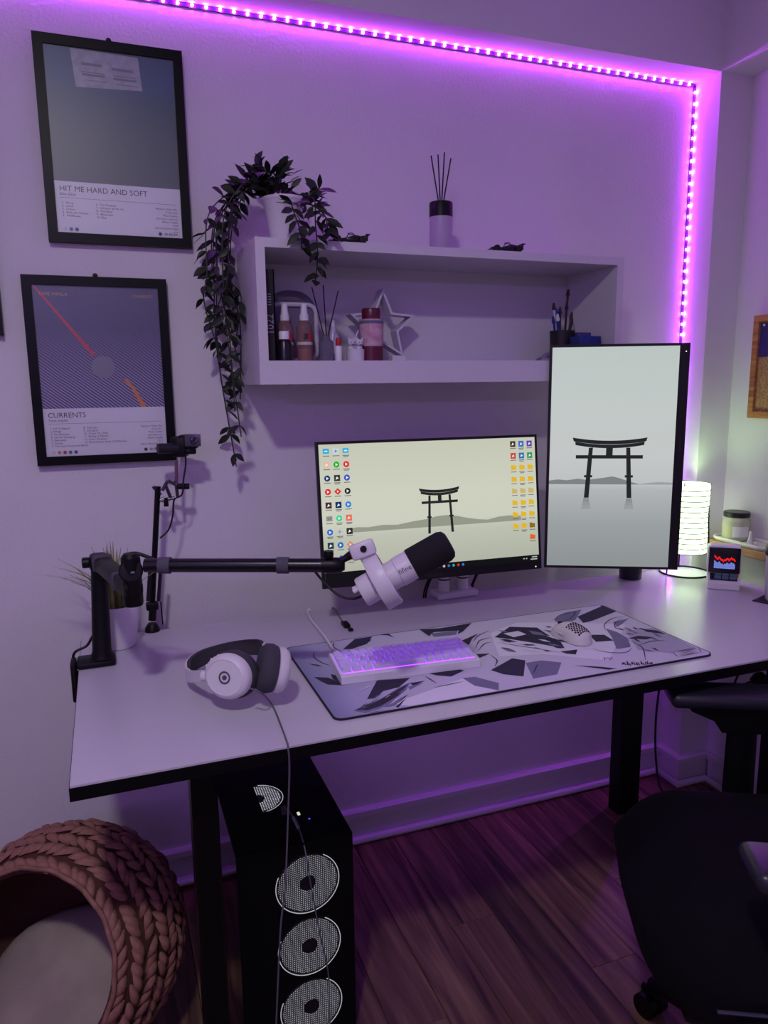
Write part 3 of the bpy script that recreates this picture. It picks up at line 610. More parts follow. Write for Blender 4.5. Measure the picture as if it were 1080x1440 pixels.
LI = [('m', '#29a9dc', 1), ('s', '#c3d3dc', 1), ('m', '#38b2e0', 2), ('s', '#e2b9ab', 1), ('c', '#22b321', 1), ('c', '#e02636', 2), ('c', '#1d3c72', 1), ('s', '#3b3b3b', 2), ('c', '#4257c4', 1),
      ('c', '#e02a2a', 1), ('d', '#d83030', 1), ('c', '#26262a', 1), ('s', '#4a2a3a', 1), ('s', '#12306a', 2), ('c', '#2a7fd8', 1), ('m', '#8e918a', 1), ('c', '#35d190', 2), ('s', '#e8705a', 2),
      ('c', '#2d6bd6', 2), ('d', '#bfc2b8', 2), ('s', '#2f2f30', 1), ('s', '#263a4a', 2), ('c', '#2368b8', 1), ('d', '#d08a62', 1), ('d', '#e89030', 2), ('d', '#2a3ad0', 2), ('c', '#e08a8a', 1)]
for k, (kd, c, rw) in enumerate(LI): icon(sx0+.018+(k % 3)*.0252, sz1-.017-(k//3)*.0335, kd, c, '#f0f0ea' if c not in ('#c3d3dc', '#bfc2b8', '#8e918a') else '#6a7a9a', rw)
RI = [('s', '#4a3028'), ('s', '#2f6fc0'), ('s', '#6a3fb8'), ('s', '#c84a42'), ('s', '#2a74b8'), ('s', '#2a9a66')] + [('f', '#e2b52c')]*6 + [('f', '#c9b270')]*3 + [('f', '#e2b52c')]*8 + [('f', '#8a6a20'), None, None, ('f', '#e0622c')]
for k, q in enumerate(RI):
    if q: icon(sx1-.066+(k % 3)*.0245, sz1-.017-(k//3)*.0315, q[0], q[1], '#f0f0ea', 1+(k % 3 == 1))
for k, c in enumerate(('#b83a4a', '#d8a8a0', '#3a6ab0', '#2aa0a8', '#d02a2a', '#2a7ad8')): scr(MB(), [(.006+k*.0135+a, sz0+.0085+b_) for a, b_ in circ(.0036, 10)], -.0012).build('taskbar_icon', emat('task'+c, c, 1), s1, 0)
b = MB()
for (x, z, l) in ((-.022, .0105, .016), (-.026, .0045, .020), (-.040, .0075, .004), (-.048, .0075, .004)): scr(b, [(sx1+x, sz0+z), (sx1+x+l, sz0+z), (sx1+x+l, sz0+z+.0028), (sx1+x, sz0+z+.0028)], -.0012)
b.build('clock_mark', emat('clock_white', '#b8b8b8', 1), s1, 0)
text('brand', 'Lenovo', .013, mat('brand_grey', '#3a3840', .4), mo, T(-.005, -.0006, -MH/2+.006) @ FACE, 'CENTER')
MB().ell((MW/2-.018, -.001, -MH/2+.007), (.0015, .001, .0015), 8, 6).build('power_light', emat('power_white', '#ffffff', 2), mo)
# portrait monitor
PW_, PH_ = .36, .61
mp_ = thing('monitor', 'portrait black monitor showing a large gate wallpaper beside the lamp', 'monitor', M=panel_frame((1.286, -.341, 1.187), -27.3, 0))
MB().b2((-PW_/2, .0002, -PH_/2), (PW_/2, .012, PH_/2)).build('bezel', BEZ, mp_, 0)
MB().rbox((-.02, .028, 0), (PW_*.72, .034, PH_*.8), .012).build('rear_housing', BLACK_P, mp_)
tx0, tx1, tz0, tz1 = -PW_/2+.007, PW_/2-.026, -PH_/2+.007, PH_/2-.007
SCR2 = ramp_mat('wallpaper_portrait', 'Z', tz0, tz1, [(0, '#8f9696'), (1, '#bfcac5'), (.2, '#9ea4a5'), (.36, '#b6b9bb'), (.385, '#c2c5c6'), (.5, '#c9cccb'), (.75, '#c5cecb')], .25, .92)
s2 = scr(MB(), [(tx0, tz0), (tx1, tz0), (tx1, tz1), (tx0, tz1)], -.0002).build('screen', SCR2, mp_, 0)
hills(s2, tx0, tx0+.24, -.069, .022, emat('screen_hill_port', '#86898b', .9), [(0, .45), (.1, .6), (.2, .5), (.32, .7), (.42, .55), (.52, .7), (.62, .85), (.7, 1), (.78, .8), (.88, .4), (1, .05)])
hills(s2, tx0+.24, tx1, -.069, .007, emat('screen_hill_far', '#a3a6a8', .9), [(0, .2), (.3, .7), (.6, 1), (1, .8)])
gate(s2, -.015, .050, .196, .156, GATE)
for e in (-1, 1):
    x = -.015+e*.057
    for k in range(3): scr(MB(), [(x-.007-.002*k, -.107-.010*k), (x+.007+.002*k, -.107-.010*k), (x+.009+.002*k, -.117-.010*k), (x-.009-.002*k, -.117-.010*k)], -.0005).build('gate_reflection', emat('screen_reflection%d' % k, ('#8f9395', '#989c9d', '#9ea2a3')[k], .92), s2, 0)
MB().ell((PW_/2-.010, -.001, PH_/2-.022), (.0014, .001, .0014), 8, 6).build('power_light', MATS['power_white'], mp_)
text('brand', 'Lenovo', .012, MATS['brand_grey'], mp_, T(PW_/2-.009, -.0006, .04) @ FACE @ R(90, 'Z'), 'CENTER')
# stand of the portrait monitor
ps = thing('monitor_stand', 'dark round monitor stand with column behind the portrait monitor', 'monitor stand', (1.512, -.150, DZ))
MB().lathe([(.033, 0), (.034, .002), (.034, .038), (.031, .042)], n=28).build('base', mat('stand_dark', '#2a2731', .45), ps)
MB().cyl((0, 0, .04), (0, 0, .47), .017).build('column', BLACK_S, ps)
MB().rbox((0, 0, 0), (.25, .03, .035), .006, 2, frame((-.85, -.45, 0), (.45, -.85, 0), (0, 0, 1), (-.075, -.035, .40))).build('bracket', BLACK_S, ps)
# white twin-post arm of the landscape monitor
pa = thing('clamp_stand', 'white twin-post desk clamp behind the landscape monitor', 'monitor stand', (.917, -.112, DZ))
MB().rbox((0, 0, .009), (.128, .068, .018), .005, 3).build('base_plate', WHITE_P, pa)
for x in (-.030, .030):
    MB().cyl((x, .004, .016), (x, .004, .26), .0165).build('post', WHITE_P, pa)
    MB().lathe([(.0168, .050), (.0175, .051), (.0175, .053), (.0168, .054)], (x, .004, 0), 20).build('collar', BLACK_P, pa)
MB().rbox((-.05, -.035, .28), (.20, .10, .045), .012).build('arm_link', WHITE_P, pa)
def cable(name, pts, r, m, label, cat='cable', k=8, n=8):
    o = MB().tube(spline(pts, k), r, n).build(name, m, None, 60); return tag(o, label, cat)
for dx, lb in ((-.078, 'thin black monitor cable hanging on the microphone side of white clamp'), (-.071, 'thin black monitor cable hanging closest to the white clamp posts'), (.078, 'thick black monitor cable hanging between the clamp and portrait monitor')):
    p0 = V((.917+dx, -.085, DZ-.05)); cable('monitor_cable', [(p0.x+.03, -.20, 1.03), (p0.x+.012, -.17, .93), (p0.x, -.099, .83), (p0.x-.003, -.078, .78), (p0.x-.003, -.075, .70)], .0028 if dx < 0 else .0045, CABLE_K, lb)
# ------------------------------------------------------------------ microphone and arm
MICW = mat('mic_white', '#d2ccd4', .38); FOAM = mat('mic_foam', '#131118', .9, bump=(900, .4, .001)); STRAP = mat('velcro_grey', '#4a4652', .8)
ar = thing('boom_stand', 'black low boom arm clamped to the desk edge beside potted grass', 'boom stand', (-.042, -.290, DZ))
pb, ptop = V((-.042, -.290, DZ)), V((-.034, -.300, 1.020))
MB().rbox((-.055, -.292, DZ+.008), (.082, .062, .014), .006).build('clamp_top', BLACK_P, ar, 35, True)
MB().rbox((-.103, -.292, DZ-.030), (.012, .050, .09), .004).rbox((-.075, -.292, DZ-.072), (.06, .05, .010), .004).build('clamp_jaw', BLACK_P, ar, 35, True)
MB().cyl((-.075, -.292, DZ-.068), (-.075, -.292, DZ-.0275), .006, n=12).build('clamp_screw', BLACK_S, ar, 35, True)
MB().tube([pb+V((0, 0, .012)), pb+V((0, 0, .03)), ptop], [.027, .0205, .0165], 20).build('post', BLACK_P, ar, 35, True)
MB().rbox((-.034, -.300, 1.020), (.04, .045, .036), .010).build('post_joint', BLACK_P, ar, 35, True)
MB().lathe([(.010, -.008), (.012, -.006), (.012, .006), (.010, .008)], n=16, M=T(-.060, -.300, 1.02) @ R(90, 'Y')).build('knob', BLACK_P, ar, 35, True)
el = DP(187, 838, 1.40); et = DP(189, 795, 1.40); te = DP(470, 795, 1.40)
a0 = V((-.034, -.305, 1.026)); a1 = V((el.x, el.y, el.z+.012))
MB().rbox((0, 0, 0), ((a1-a0).length+.03, .036, .030), .008, 2, axis_frame((0, 0, 1), (a0+a1)/2, a1-a0)).build('lower_arm', BLACK_P, ar, 35, True)
for t in (.12, .72): 
    c = a0.lerp(a1, t); MB().rbox((0, 0, 0), (.018, .041, .036), .006, 2, axis_frame((0, 0, 1), c, a1-a0)).build('strap', STRAP, ar, 35, True)
MB().lathe([(.017, -.018), (.0185, -.014), (.0185, .05), (.0175, .075), (.012, .082)], n=22, M=T(*el)).build('elbow', BLACK_P, ar, 35, True)
kn = axis_frame(-ray(187, 800), DP(184, 803, 1.378)); MB().lathe([(.021, -.026), (.022, -.002), (.019, .002), (.0001, .003)], n=24, M=kn).build('elbow_knuckle', BLACK_P, ar, 35, True)
MB().rbox((0, 0, 0), (.014, .004, .001), .0004, 1, frame(CR, CU, -CF, DP(184, 805, 1.3745))).build('pale_mark', mat('arm_mark', '#6d6a78', .5), ar, 0, True)
dirv = (te-et).normalized(); ee = et+dirv*.02
MB().tube([ee, te-dirv*.022], .0132, 20).build('upper_arm', mat('arm_tube', '#0f0d13', .3, .2), ar, 35, True)
MB().tube([te-dirv*.024, te-dirv*.006, te+dirv*.010, te+dirv*.02], [.0145, .0155, .0150, .009], 18).build('end_joint', BLACK_P, ar, 35, True)
for x in (232, 398):
    c = DP(x, 795, 1.40); MB().tube([c-dirv*.011, c+dirv*.011], .0158, 18).build('strap', STRAP, ar, 35, True)
n0 = DP(470, 795, 1.40); n1 = DP(497, 778, 1.395)
MB().tube([n0, n0.lerp(n1, .45), n1], [.011, .006, .009], 14).build('swivel', BLACK_P, ar, 35, True)
MB().lathe([(.009, -.006), (.010, 0), (.009, .006)], n=12, M=T(*DP(462, 779, 1.39))).build('thumb_screw', BLACK_P, ar, 35, True)
# microphone, axis through three traced points
ma, mh = DP(520, 827, 1.39), DP(607, 778, 1.39); ax = (mh-ma).normalized(); MF = axis_frame(ax, ma, CR)
mc = thing('microphone', 'white studio microphone with dark foam head on the boom arm', 'microphone', M=MF)
L_ = (mh-ma).length
MB().lathe([(.0001, -.018), (.027, -.018), (.029, -.015), (.029, .016), (.026, .018)], n=28).build('rear_cap', MICW, mc)
MB().lathe([(.0275, .016), (.0275, .060), (.0290, .062), (.0290, L_-.044), (.0275, L_-.042)], n=32).build('body', MICW, mc)
MB().lathe([(.0295, L_-.043), (.0305, L_-.040), (.0305, L_+.026), (.027, L_+.035), (.020, L_+.039), (.0001, L_+.040)], n=32).build('foam_head', FOAM, mc)
MB().lathe([(.030, .012), (.0525, .012), (.0535, .014), (.0535, .040), (.0525, .042), (.0490, .042), (.0490, .016), (.030, .016)], n=36).build('shock_ring', MICW, mc)
for q in range(2): MB().cyl((-.010-.003*q, -.016+.019*q, -.016), (-.010-.003*q, -.016+.019*q, -.029), .0045, n=12).build('rear_knob', MICW, mc)
yk = DP(510, 773, 1.375); y2 = DP(497, 779, 1.385)
inv_ = WM(mc).inverted()
ringt = ma + ax*.027 + (CU*.88+CR*-.47).normalized()*.050
MB().rbox((0, 0, 0), (.048, .030, .016), .006, 2, axis_frame(-CF, yk, CR*.93+CU*.35)).rbox((0, 0, 0), (.030, .040, .016), .006, 2, axis_frame(-CF, (yk*.45+ringt*.55), CR*.88+CU*.47)).build('yoke', MICW, mc, 35, True)
MB().lathe([(.0001, -.002), (.0062, -.002), (.0062, .0015), (.0001, .0015)], n=16, M=axis_frame(-CF, DP(511, 772, 1.3655), CR)).build('yoke_bolt', BLACK_P, mc, 35, True)
text('mic_mark', 'fifine', .0135, mat('mic_mark_ink', '#3b3642', .6), mc, inv_ @ frame(ax, ((-CF)-ax*(-CF).dot(ax)).cross(ax).normalized(), ((-CF)-ax*(-CF).dot(ax)).normalized(), ma+ax*.062+((-CF)-ax*(-CF).dot(ax)).normalized()*.0293 - ((-CF)-ax*(-CF).dot(ax)).cross(ax).normalized()*.004))
cable('microphone_cable', [DP(440, 800, 1.41), DP(455, 818, 1.41), DP(475, 836, 1.405), DP(495, 842, 1.40), DP(510, 838, 1.392)], .0026, CABLE_K, 'black microphone cable looping from boom arm to microphone')
cable('boom_cable', [DP(172, 800, 1.42), DP(175, 783, 1.425), DP(190, 778, 1.43), DP(210, 784, 1.43), DP(225, 791, 1.425)], .0035, CABLE_K, 'black cable looping over the boom arm elbow')
# ------------------------------------------------------------------ webcam on scissor arm
wa = thing('webcam_stand', 'black upright scissor arm clamped at the back desk edge', 'webcam stand', (.076, -.105, DZ))
YW = -.105
def w2(x, y, dy=0): return W(x, y, 'y', YW+dy)
MB().tube([V((.076, YW, DZ)), V((.076, YW, DZ+.008)), V((.077, YW, DZ+.020))], [.019, .018, .011], 14).build('clamp', BLACK_P, wa, 35, True)
MB().cyl(w2(214, 872), w2(215, 855), .0095).build('socket', BLACK_P, wa, 35, True)
MB().rbox((0, 0, 0), (.030, .02, .022), .005, 2, T(*w2(214, 852))).build('hinge', BLACK_P, wa, 35, True)
MB().cyl(w2(214, 852), w2(222, 684), .0072, n=10).build('rod', BLACK_S, wa, 35, True)
for dx in (-6, 9): MB().cyl(w2(214+dx, 845, -.01), w2(217+dx, 800, -.01), .0045, n=8).build('spring', mat('spring_steel', '#3a3640', .3, .8), wa, 35, True)
MB().cyl(w2(226, 846), w2(229, 878, .004), .0018, n=6).build('lever', BLACK_S, wa, 35, True)
GUN = mat('gunmetal', '#4e4650', .3, .8)
for a, b_ in (((219, 706), (232, 700)), ((215, 684), (226, 696)), ((228, 690), (236, 676)), ((226, 704), (246, 700)), ((236, 676), (248, 682)), ((232, 680), (240, 700)), ((247, 676), (250, 700))):
    MB().cyl(w2(*a), w2(*b_), .0042, n=8).build('joint_bar', GUN, wa, 35, True)
MB().cyl(w2(250, 684), w2(266, 684), .0075, n=12).build('joint_knob', BLACK_P, wa, 35, True)
MB().cyl(w2(233, 700), w2(234, 712), .006, n=10).build('joint_screw', BLACK_P, wa, 35, True)
MB().cyl(w2(248, 682), w2(248, 648), .0045, n=10).build('mount_post', mat('brass_pin', '#8a6a70', .3, .7), wa, 35, True)
wc = thing('webcam', 'small black webcam mounted on top of the scissor arm', 'webcam', tuple(w2(248, 648)))
cw = V((.78, -.62, 0)).normalized(); side = V((.62, .78, 0)).normalized()
MB().rbox((0, 0, 0), (.035, .040, .050), .005, 2, axis_frame((0, 0, 1), w2(253, 628), CR)).build('clip', BLACK_P, wc, 35, True)
MB().rbox((0, 0, 0), (.045, .03, .034), .005, 3, axis_frame((0, 0, 1), w2(265, 621, -.012), CR)).build('body', BLACK_P, wc, 35, True)
MB().rbox((0, 0, 0), (.039, .003, .030), .003, 2, axis_frame((0, 0, 1), w2(271, 619, -.032), CR)).build('face_plate', mat('webcam_face', '#4a4652', .25), wc, 35, True)
MB().lathe([(.0001, -.002), (.009, -.002), (.009, .002), (.006, .0025), (.0001, .001)], n=18, M=axis_frame(-CF, w2(272, 619, -.036), CR)).build('lens', mat('webcam_lens', '#15131a', .1), wc, 35, True)
MB().cyl(w2(222, 631, -.02), w2(250, 630, -.01), .0125, n=16).build('handle', mat('webcam_grip', '#1a1622', .5), wc, 35, True)
MB().rbox((0, 0, 0), (.026, .02, .016), .004, 2, T(*w2(268, 634, -.01))).build('lower_clip', BLACK_P, wc, 35, True)
cable('webcam_cable', [w2(261, 640, -.02), w2(261, 655, -.02), w2(258, 675, -.022), w2(256, 695, -.022), w2(245, 703, -.02), w2(243, 725, -.015), w2(237, 745, -.012), w2(225, 757, -.012)], .0022, CABLE_K, 'thin black webcam cable curling down to the scissor arm')
# ------------------------------------------------------------------ grass plant in white pot
gp = thing('potted_grass', 'white pot of yellow-green grass at the desk corner', 'plant', (-.006, -.185, DZ))
MB().lathe([(.036, 0), (.039, .002), (.057, .098), (.058, .102), (.058, .106), (.053, .106), (.051, .09)], n=30).build('pot', mat('white_matte_pot', '#d9d5da', .5), gp)
MB().lathe([(.0515, .088), (.02, .094), (.0001, .095)], n=18).build('soil', MATS['dark_soil'], gp)
BL = mat('grass_blade', '#8f9450', .55, noise=(20, '#5f6a34', .9)); rg = random.Random(3)
for k in range(58):
    a = rg.uniform(0, 2*math.pi) if k < 46 else math.pi+rg.uniform(-.5, .35); q = rg.uniform(0, .035); L0 = rg.uniform(.09, .17); bend = rg.uniform(.12, .8); dr = V((math.cos(a), math.sin(a), 0))
    if dr.y < -.2 and k < 46: bend *= .25
    if k >= 46: bend = rg.uniform(.45, .95); L0 = rg.uniform(.10, .16)
    if dr.y > .5: bend *= .5
    p0 = V((q*math.cos(a), q*math.sin(a), .09)); pts = [p0+dr*(bend*L0*t*t)+V((0, 0, L0*t*(1-.35*bend*t))) for t in (0, .25, .5, .75, 1)]
    b = MB(); sd = V((-dr.y, dr.x, 0))
    for t, p_ in zip((1, .95, .75, .5, .08), pts): b.v += [p_-sd*.0042*t, p_+dr*.0008, p_+sd*.0042*t]
    for i in range(4):
        for j in range(2): b.f.append((i*3+j, (i+1)*3+j, (i+1)*3+j+1, i*3+j+1))
    o = bpy.data.objects.new('blade', None); bpy.data.objects.remove(o)
    me = bpy.data.meshes.new('blade'); me.from_pydata([tuple(v) for v in b.v], [], b.f); me.materials.append(BL); inst(me, 'blade', gp, Matrix.Identity(4))
# ------------------------------------------------------------------ desk mat
MX0, MX1, MY0, MY1, MT = .3575, 1.2475, -.770, -.361, .004
mt = thing('desk_mat', 'large desk mat printed with dark ink-style shards', 'desk mat', (MX0, MY0, DZ))
def rrect(x0, x1, y0, y1, r, n=6):
    o = []
    for cx, cy, a in ((x1-r, y0+r, -90), (x1-r, y1-r, 0), (x0+r, y1-r, 90), (x0+r, y0+r, 180)): o += [(cx+r*math.cos(math.radians(a+90*k/n)), cy+r*math.sin(math.radians(a+90*k/n))) for k in range(n+1)]
    return o
MB().prism(rrect(0, MX1-MX0, 0, MY1-MY0, .018), .0002, MT-.0002).build('rubber_base', mat('mat_dark_edge', '#1b1826', .8), mt, 0)
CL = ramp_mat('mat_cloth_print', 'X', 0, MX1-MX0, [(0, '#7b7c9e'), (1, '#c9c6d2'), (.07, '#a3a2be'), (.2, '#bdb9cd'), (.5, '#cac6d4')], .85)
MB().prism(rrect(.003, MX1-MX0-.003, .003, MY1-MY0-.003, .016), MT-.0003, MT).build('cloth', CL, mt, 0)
PRK = mat('mat_print_dark', '#2b273d', .85); PRM = mat('mat_print_mid', '#77738f', .85); PRL = mat('mat_print_light', '#dedbe6', .85)
PRG = mat('mat_print_grey', '#a9a6b8', .85)
def mp2(o, s, pts): return [(V(W(o[0]+x/s, o[1]+y/s, 'z', DZ+MT))) for x, y in pts]
OA, OB, OC = ((410, 900), 3.724), ((690, 840), 3.375), ((450, 870), 4.5)
lay = 0
def shape(org, pts, m):
    global lay
    lay += 1; z = MT+.00012+lay*.00001
    P = [(min(max(p.x-MX0, .004), MX1-MX0-.004), min(max(p.y-MY0, .004), MY1-MY0-.004)) for p in mp2(org[0], org[1], pts)]
    a = sum(P[i][0]*P[(i+1) % len(P)][1]-P[(i+1) % len(P)][0]*P[i][1] for i in range(len(P)))
    if a < 0: P = P[::-1]
    MB().add([(x, y, z) for x, y in P], [tuple(range(len(P)))]).build('print_shape', m, mt, 0)
def stroke(org, pts, wd=.0011, m=None):
    global lay
    lay += 1; z = MT+.00012+lay*.00001; P = spline(mp2(org[0], org[1], pts), 5); b = MB()
    for i, p_ in enumerate(P):
        t = (P[min(i+1, len(P)-1)]-P[max(i-1, 0)]).normalized(); n = V((-t.y, t.x, 0))*wd*(.25+math.sin(math.pi*i/(len(P)-1)))
        for e in (-1, 1): q = p_+n*e; b.v.append(V((min(max(q.x-MX0, .004), MX1-MX0-.004), min(max(q.y-MY0, .004), MY1-MY0-.004), z)))
    b.f = [(2*i, 2*i+2, 2*i+3, 2*i+1) for i in range(len(P)-1)]; b.build('print_stroke', m or PRK, mt, 0)
shape(OA, [(430, 320), (620, 300), (900, 200), (1080, 270), (1080, 285), (620, 345)], PRL)
shape(OB, [(0, 170), (120, 120), (420, 120), (640, 130), (560, 300), (250, 270), (40, 280)], PRL)
shape(OB, [(640, 160), (800, 140), (900, 200), (980, 245), (860, 265), (700, 250)], PRG)
shape(OA, [(320, 372), (370, 347), (470, 310), (560, 250), (622, 222), (600, 262), (520, 330), (460, 362), (385, 383)], PRM)
shape(OA, [(330, 368), (420, 335), (540, 268), (612, 228), (560, 290), (470, 345), (400, 368)], PRK)
shape(OA, [(395, 310), (432, 240), (447, 212), (540, 205), (622, 198), (562, 248), (480, 268), (440, 305)], PRK)
shape(OA, [(118, 194), (190, 197), (262, 225), (272, 238), (190, 234), (150, 215)], PRK)
shape(OA, [(205, 178), (250, 190), (275, 232), (215, 205)], PRK)
shape(OA, [(268, 48), (330, 4), (420, -2), (392, 22), (312, 48)], PRK)
shape(OA, [(88, 124), (140, 130), (160, 142), (112, 132)], PRK)
shape(OA, [(720, 176), (850, 148), (905, 160), (835, 192), (762, 186)], PRK)
shape(OA, [(618, 226), (700, 213), (640, 242)], PRK); shape(OA, [(610, 245), (690, 225), (620, 262)], PRM)
shape(OA, [(895, 200), (960, 193), (1085, 226), (1085, 264), (960, 240)], PRM)
shape(OA, [(470, 352), (600, 290), (545, 342), (520, 350)], PRM); shape(OA, [(375, 384), (520, 366), (445, 386)], PRK); shape(OA, [(545, 350), (605, 300), (560, 355)], PRK)
shape(OB, [(300, 105), (350, 74), (432, 58), (402, 108), (330, 132)], PRM)
shape(OB, [(412, 92), (520, 45), (552, 34), (606, 66), (482, 112), (440, 122)], PRK)
shape(OB, [(18, 190), (90, 140), (220, 144), (262, 172), (332, 212), (352, 242), (200, 216), (100, 200)], PRK)
shape(OB, [(60, 172), (130, 160), (170, 176), (110, 190)], PRL); shape(OB, [(180, 158), (240, 168), (260, 182), (200, 176)], PRM)
shape(OB, [(330, 150), (420, 130), (470, 178), (400, 180)], PRM)
shape(OB, [(466, 178), (540, 178), (584, 206), (500, 212)], PRK)
shape(OB, [(545, 148), (600, 165), (652, 196), (664, 236), (598, 246), (575, 190)], PRM)
shape(OB, [(650, 196), (700, 183), (776, 190), (738, 200)], PRK)
shape(OB, [(0, 346), (102, 290), (165, 300), (156, 376), (62, 366)], PRK)
shape(OB, [(166, 312), (240, 300), (336, 310), (316, 366), (202, 386)], PRM)
shape(OB, [(330, 258), (412, 248), (404, 272), (360, 268)], PRK); shape(OB, [(400, 324), (520, 330), (596, 338), (560, 344)], PRK)
shape(OB, [(714, 150), (790, 158), (832, 176), (740, 164)], PRK); shape(OB, [(580, 118), (640, 104), (660, 96), (622, 128), (600, 142)], PRM)
for k in range(14): x = 622+k*11; shape(OB, [(x, 312-(k % 3)*6), (x+8, 308+(k % 2)*8), (x+12, 316+(k % 4)*4), (x+3, 322)], PRK)
for k in range(5): x = 535+k*9; shape(OB, [(x, 285+(k % 2)*8), (x+9, 288), (x+4, 304-(k % 3)*5)], PRM)
shape(OC, [(630, 70), (760, 62), (960, 28), (905, 82), (870, 100), (880, 76), (720, 86), (690, 112)], PRK)
shape(OC, [(700, 95), (872, 78), (860, 102), (722, 116)], PRM)
shape(OC, [(148, 192), (220, 130), (332, 114), (302, 150), (204, 192)], PRK); shape(OC, [(375, 100), (432, 94), (472, 124), (430, 106)], PRK)
shape(OC, [(898, 140), (1002, 94), (962, 130), (942, 168)], PRK); shape(OC, [(990, 225), (1075, 222), (1010, 250)], PRK)
for pts in ([(120, 60), (118, 90), (160, 120), (210, 138)], [(215, 0), (200, 30), (225, 55)], [(560, 330), (610, 285)], [(750, 250), (900, 218)], [(700, 190), (760, 228)]): stroke(OA, pts)
for pts in ([(545, 160), (540, 130), (580, 100), (640, 92)], [(480, 245), (560, 262), (640, 262), (672, 240)], [(0, 275), (30, 300), (20, 330)], [(225, 315), (200, 365)], [(400, 325), (500, 332), (595, 340)], [(660, 205), (720, 240), (735, 300)], [(700, 230), (760, 210), (830, 205)], [(620, 100), (590, 125), (600, 150), (660, 150)], [(30, 215), (160, 235), (330, 262)], [(300, 110), (330, 85), (400, 70), (380, 100), (330, 118)]): stroke(OB, pts)
for pts in ([(970, 150), (1000, 110), (1075, 75)], [(985, 190), (1010, 140), (1080, 120)], [(1000, 205), (1040, 160), (1085, 150)], [(90, 150), (85, 180), (130, 205)]): stroke(OC, pts)
for k in range(26):    # fine hair-like shards around the figure
    x, y = rg.uniform(10, 330), rg.uniform(135, 262); l = rg.uniform(30, 95); a = rg.uniform(.05, .32)
    shape(OB, [(x, y), (x+l*.5, y+l*a*.4-3), (x+l, y+l*a), (x+l*.45, y+l*a*.6+2)], (PRK, PRK, PRM, PRL)[k % 4])
for k in range(14):
    x, y = rg.uniform(560, 800), rg.uniform(110, 255); l = rg.uniform(20, 60); a = rg.uniform(.1, .5)
    shape(OB, [(x, y), (x+l*.5, y+l*a*.4-2), (x+l, y+l*a), (x+l*.45, y+l*a*.6+1.5)], (PRK, PRM, PRM)[k % 3])
for k in range(12):
    x, y = rg.uniform(340, 560), rg.uniform(225, 380); l = rg.uniform(30, 70)
    shape(OA, [(x, y), (x+l*.5, y-l*.35), (x+l, y-l*.55), (x+l*.45, y-l*.22)], (PRK, PRM, PRL)[k % 3])
# the boxed mark near the mat's corner
for pts in ([(862, 262), (985, 240)], [(862, 262), (890, 284)], [(890, 284), (1000, 262)], [(985, 240), (1000, 262)], [(885, 263), (975, 247)], [(892, 270), (980, 254)], [(898, 277), (985, 261)]): stroke(OB, pts, .0008)
# ------------------------------------------------------------------ keyboard
ZM = DZ+MT
kb = thing('keyboard', 'compact white keyboard with purple backlight on the mat', 'keyboard', (.5735, -.5725, ZM), math.radians(-3.6))
KW, KD, U = .308, .118, .01872
MB().prism([(-KD/2, .0008), (KD/2, .0008), (KD/2, .026), (KD/2-.006, .0275), (-KD/2+.006, .0175), (-KD/2, .016)], -KW/2, KW/2, Matrix(((0, 0, 1, 0), (1, 0, 0, 0), (0, 1, 0, 0), (0, 0, 0, 1)))).build('case', mat('keyboard_white', '#d9d5dc', .4), kb, 0)
slope = math.atan2(.010, KD-.012); KM = T(0, 0, .0226) @ R(math.degrees(slope), 'X')
o = MB().b2((-7.9*U, -2.42*U, -.002), (7.9*U, 2.45*U, .0009)).build('backlight_plate', emat('key_backlight', '#9440ff', 3.4), kb, 0); o.matrix_basis = KM
KEY = mat('keycap_white', '#d8d3dd', .45); keyme = {}
_nt = KEY.node_tree; _t = _nt.nodes.new('ShaderNodeBsdfTranslucent'); _t.inputs[0].default_value = lin('#e0d8ea'); _x = _nt.nodes.new('ShaderNodeMixShader'); _x.inputs[0].default_value = .28
_o = [n for n in _nt.nodes if n.type == 'OUTPUT_MATERIAL'][0]; _nt.links.new(_nt.nodes['Principled BSDF'].outputs[0], _x.inputs[1]); _nt.links.new(_t.outputs[0], _x.inputs[2]); _nt.links.new(_x.outputs[0], _o.inputs[0])
def keymesh(wd):
    b = MB(); w0, w1, d0, d1, h = wd*U/2-.0010, wd*U/2-.0034, U*.5-.0010, U*.5-.0036, .0068
    b.add([(-w0, -d0, 0), (w0, -d0, 0), (w0, d0, 0), (-w0, d0, 0), (-w1, -d1, h), (w1, -d1, h), (w1, d1, h), (-w1, d1, h)], [(3, 2, 1, 0), (4, 5, 6, 7), (0, 1, 5, 4), (1, 2, 6, 5), (2, 3, 7, 6), (3, 0, 4, 7)]); return b.mesh('keycap', KEY, 0)
rows = [[1]*13+[2, 1], [1.5]+[1]*12+[1.5, 1], [1.75]+[1]*11+[2.25, 1], [2.25]+[1]*10+[1.75, 1, 1], [1.25]*3+[6.25]+[1]*6]
for ri, rw in enumerate(rows):
    x = -8*U
    for wd in rw:
        if wd not in keyme: keyme[wd] = keymesh(wd)
        inst(keyme[wd], 'keycap', kb, KM @ T(x+wd*U/2, (2-ri)*U+.0005, .0018)); x += wd*U
cable('keyboard_cable', [W(470, 916, 'z', ZM+.012), W(460, 900, 'z', ZM+.006), W(447, 883, 'z', DZ+.004), W(438, 872, 'z', DZ+.004), W(433, 860, 'z', DZ+.004), (.4865, -.1065, DZ+.006), (.484, -.092, DZ-.004), (.483, -.088, DZ-.08)], .0036, CABLE_W, 'white braided keyboard cable running over the back desk edge')
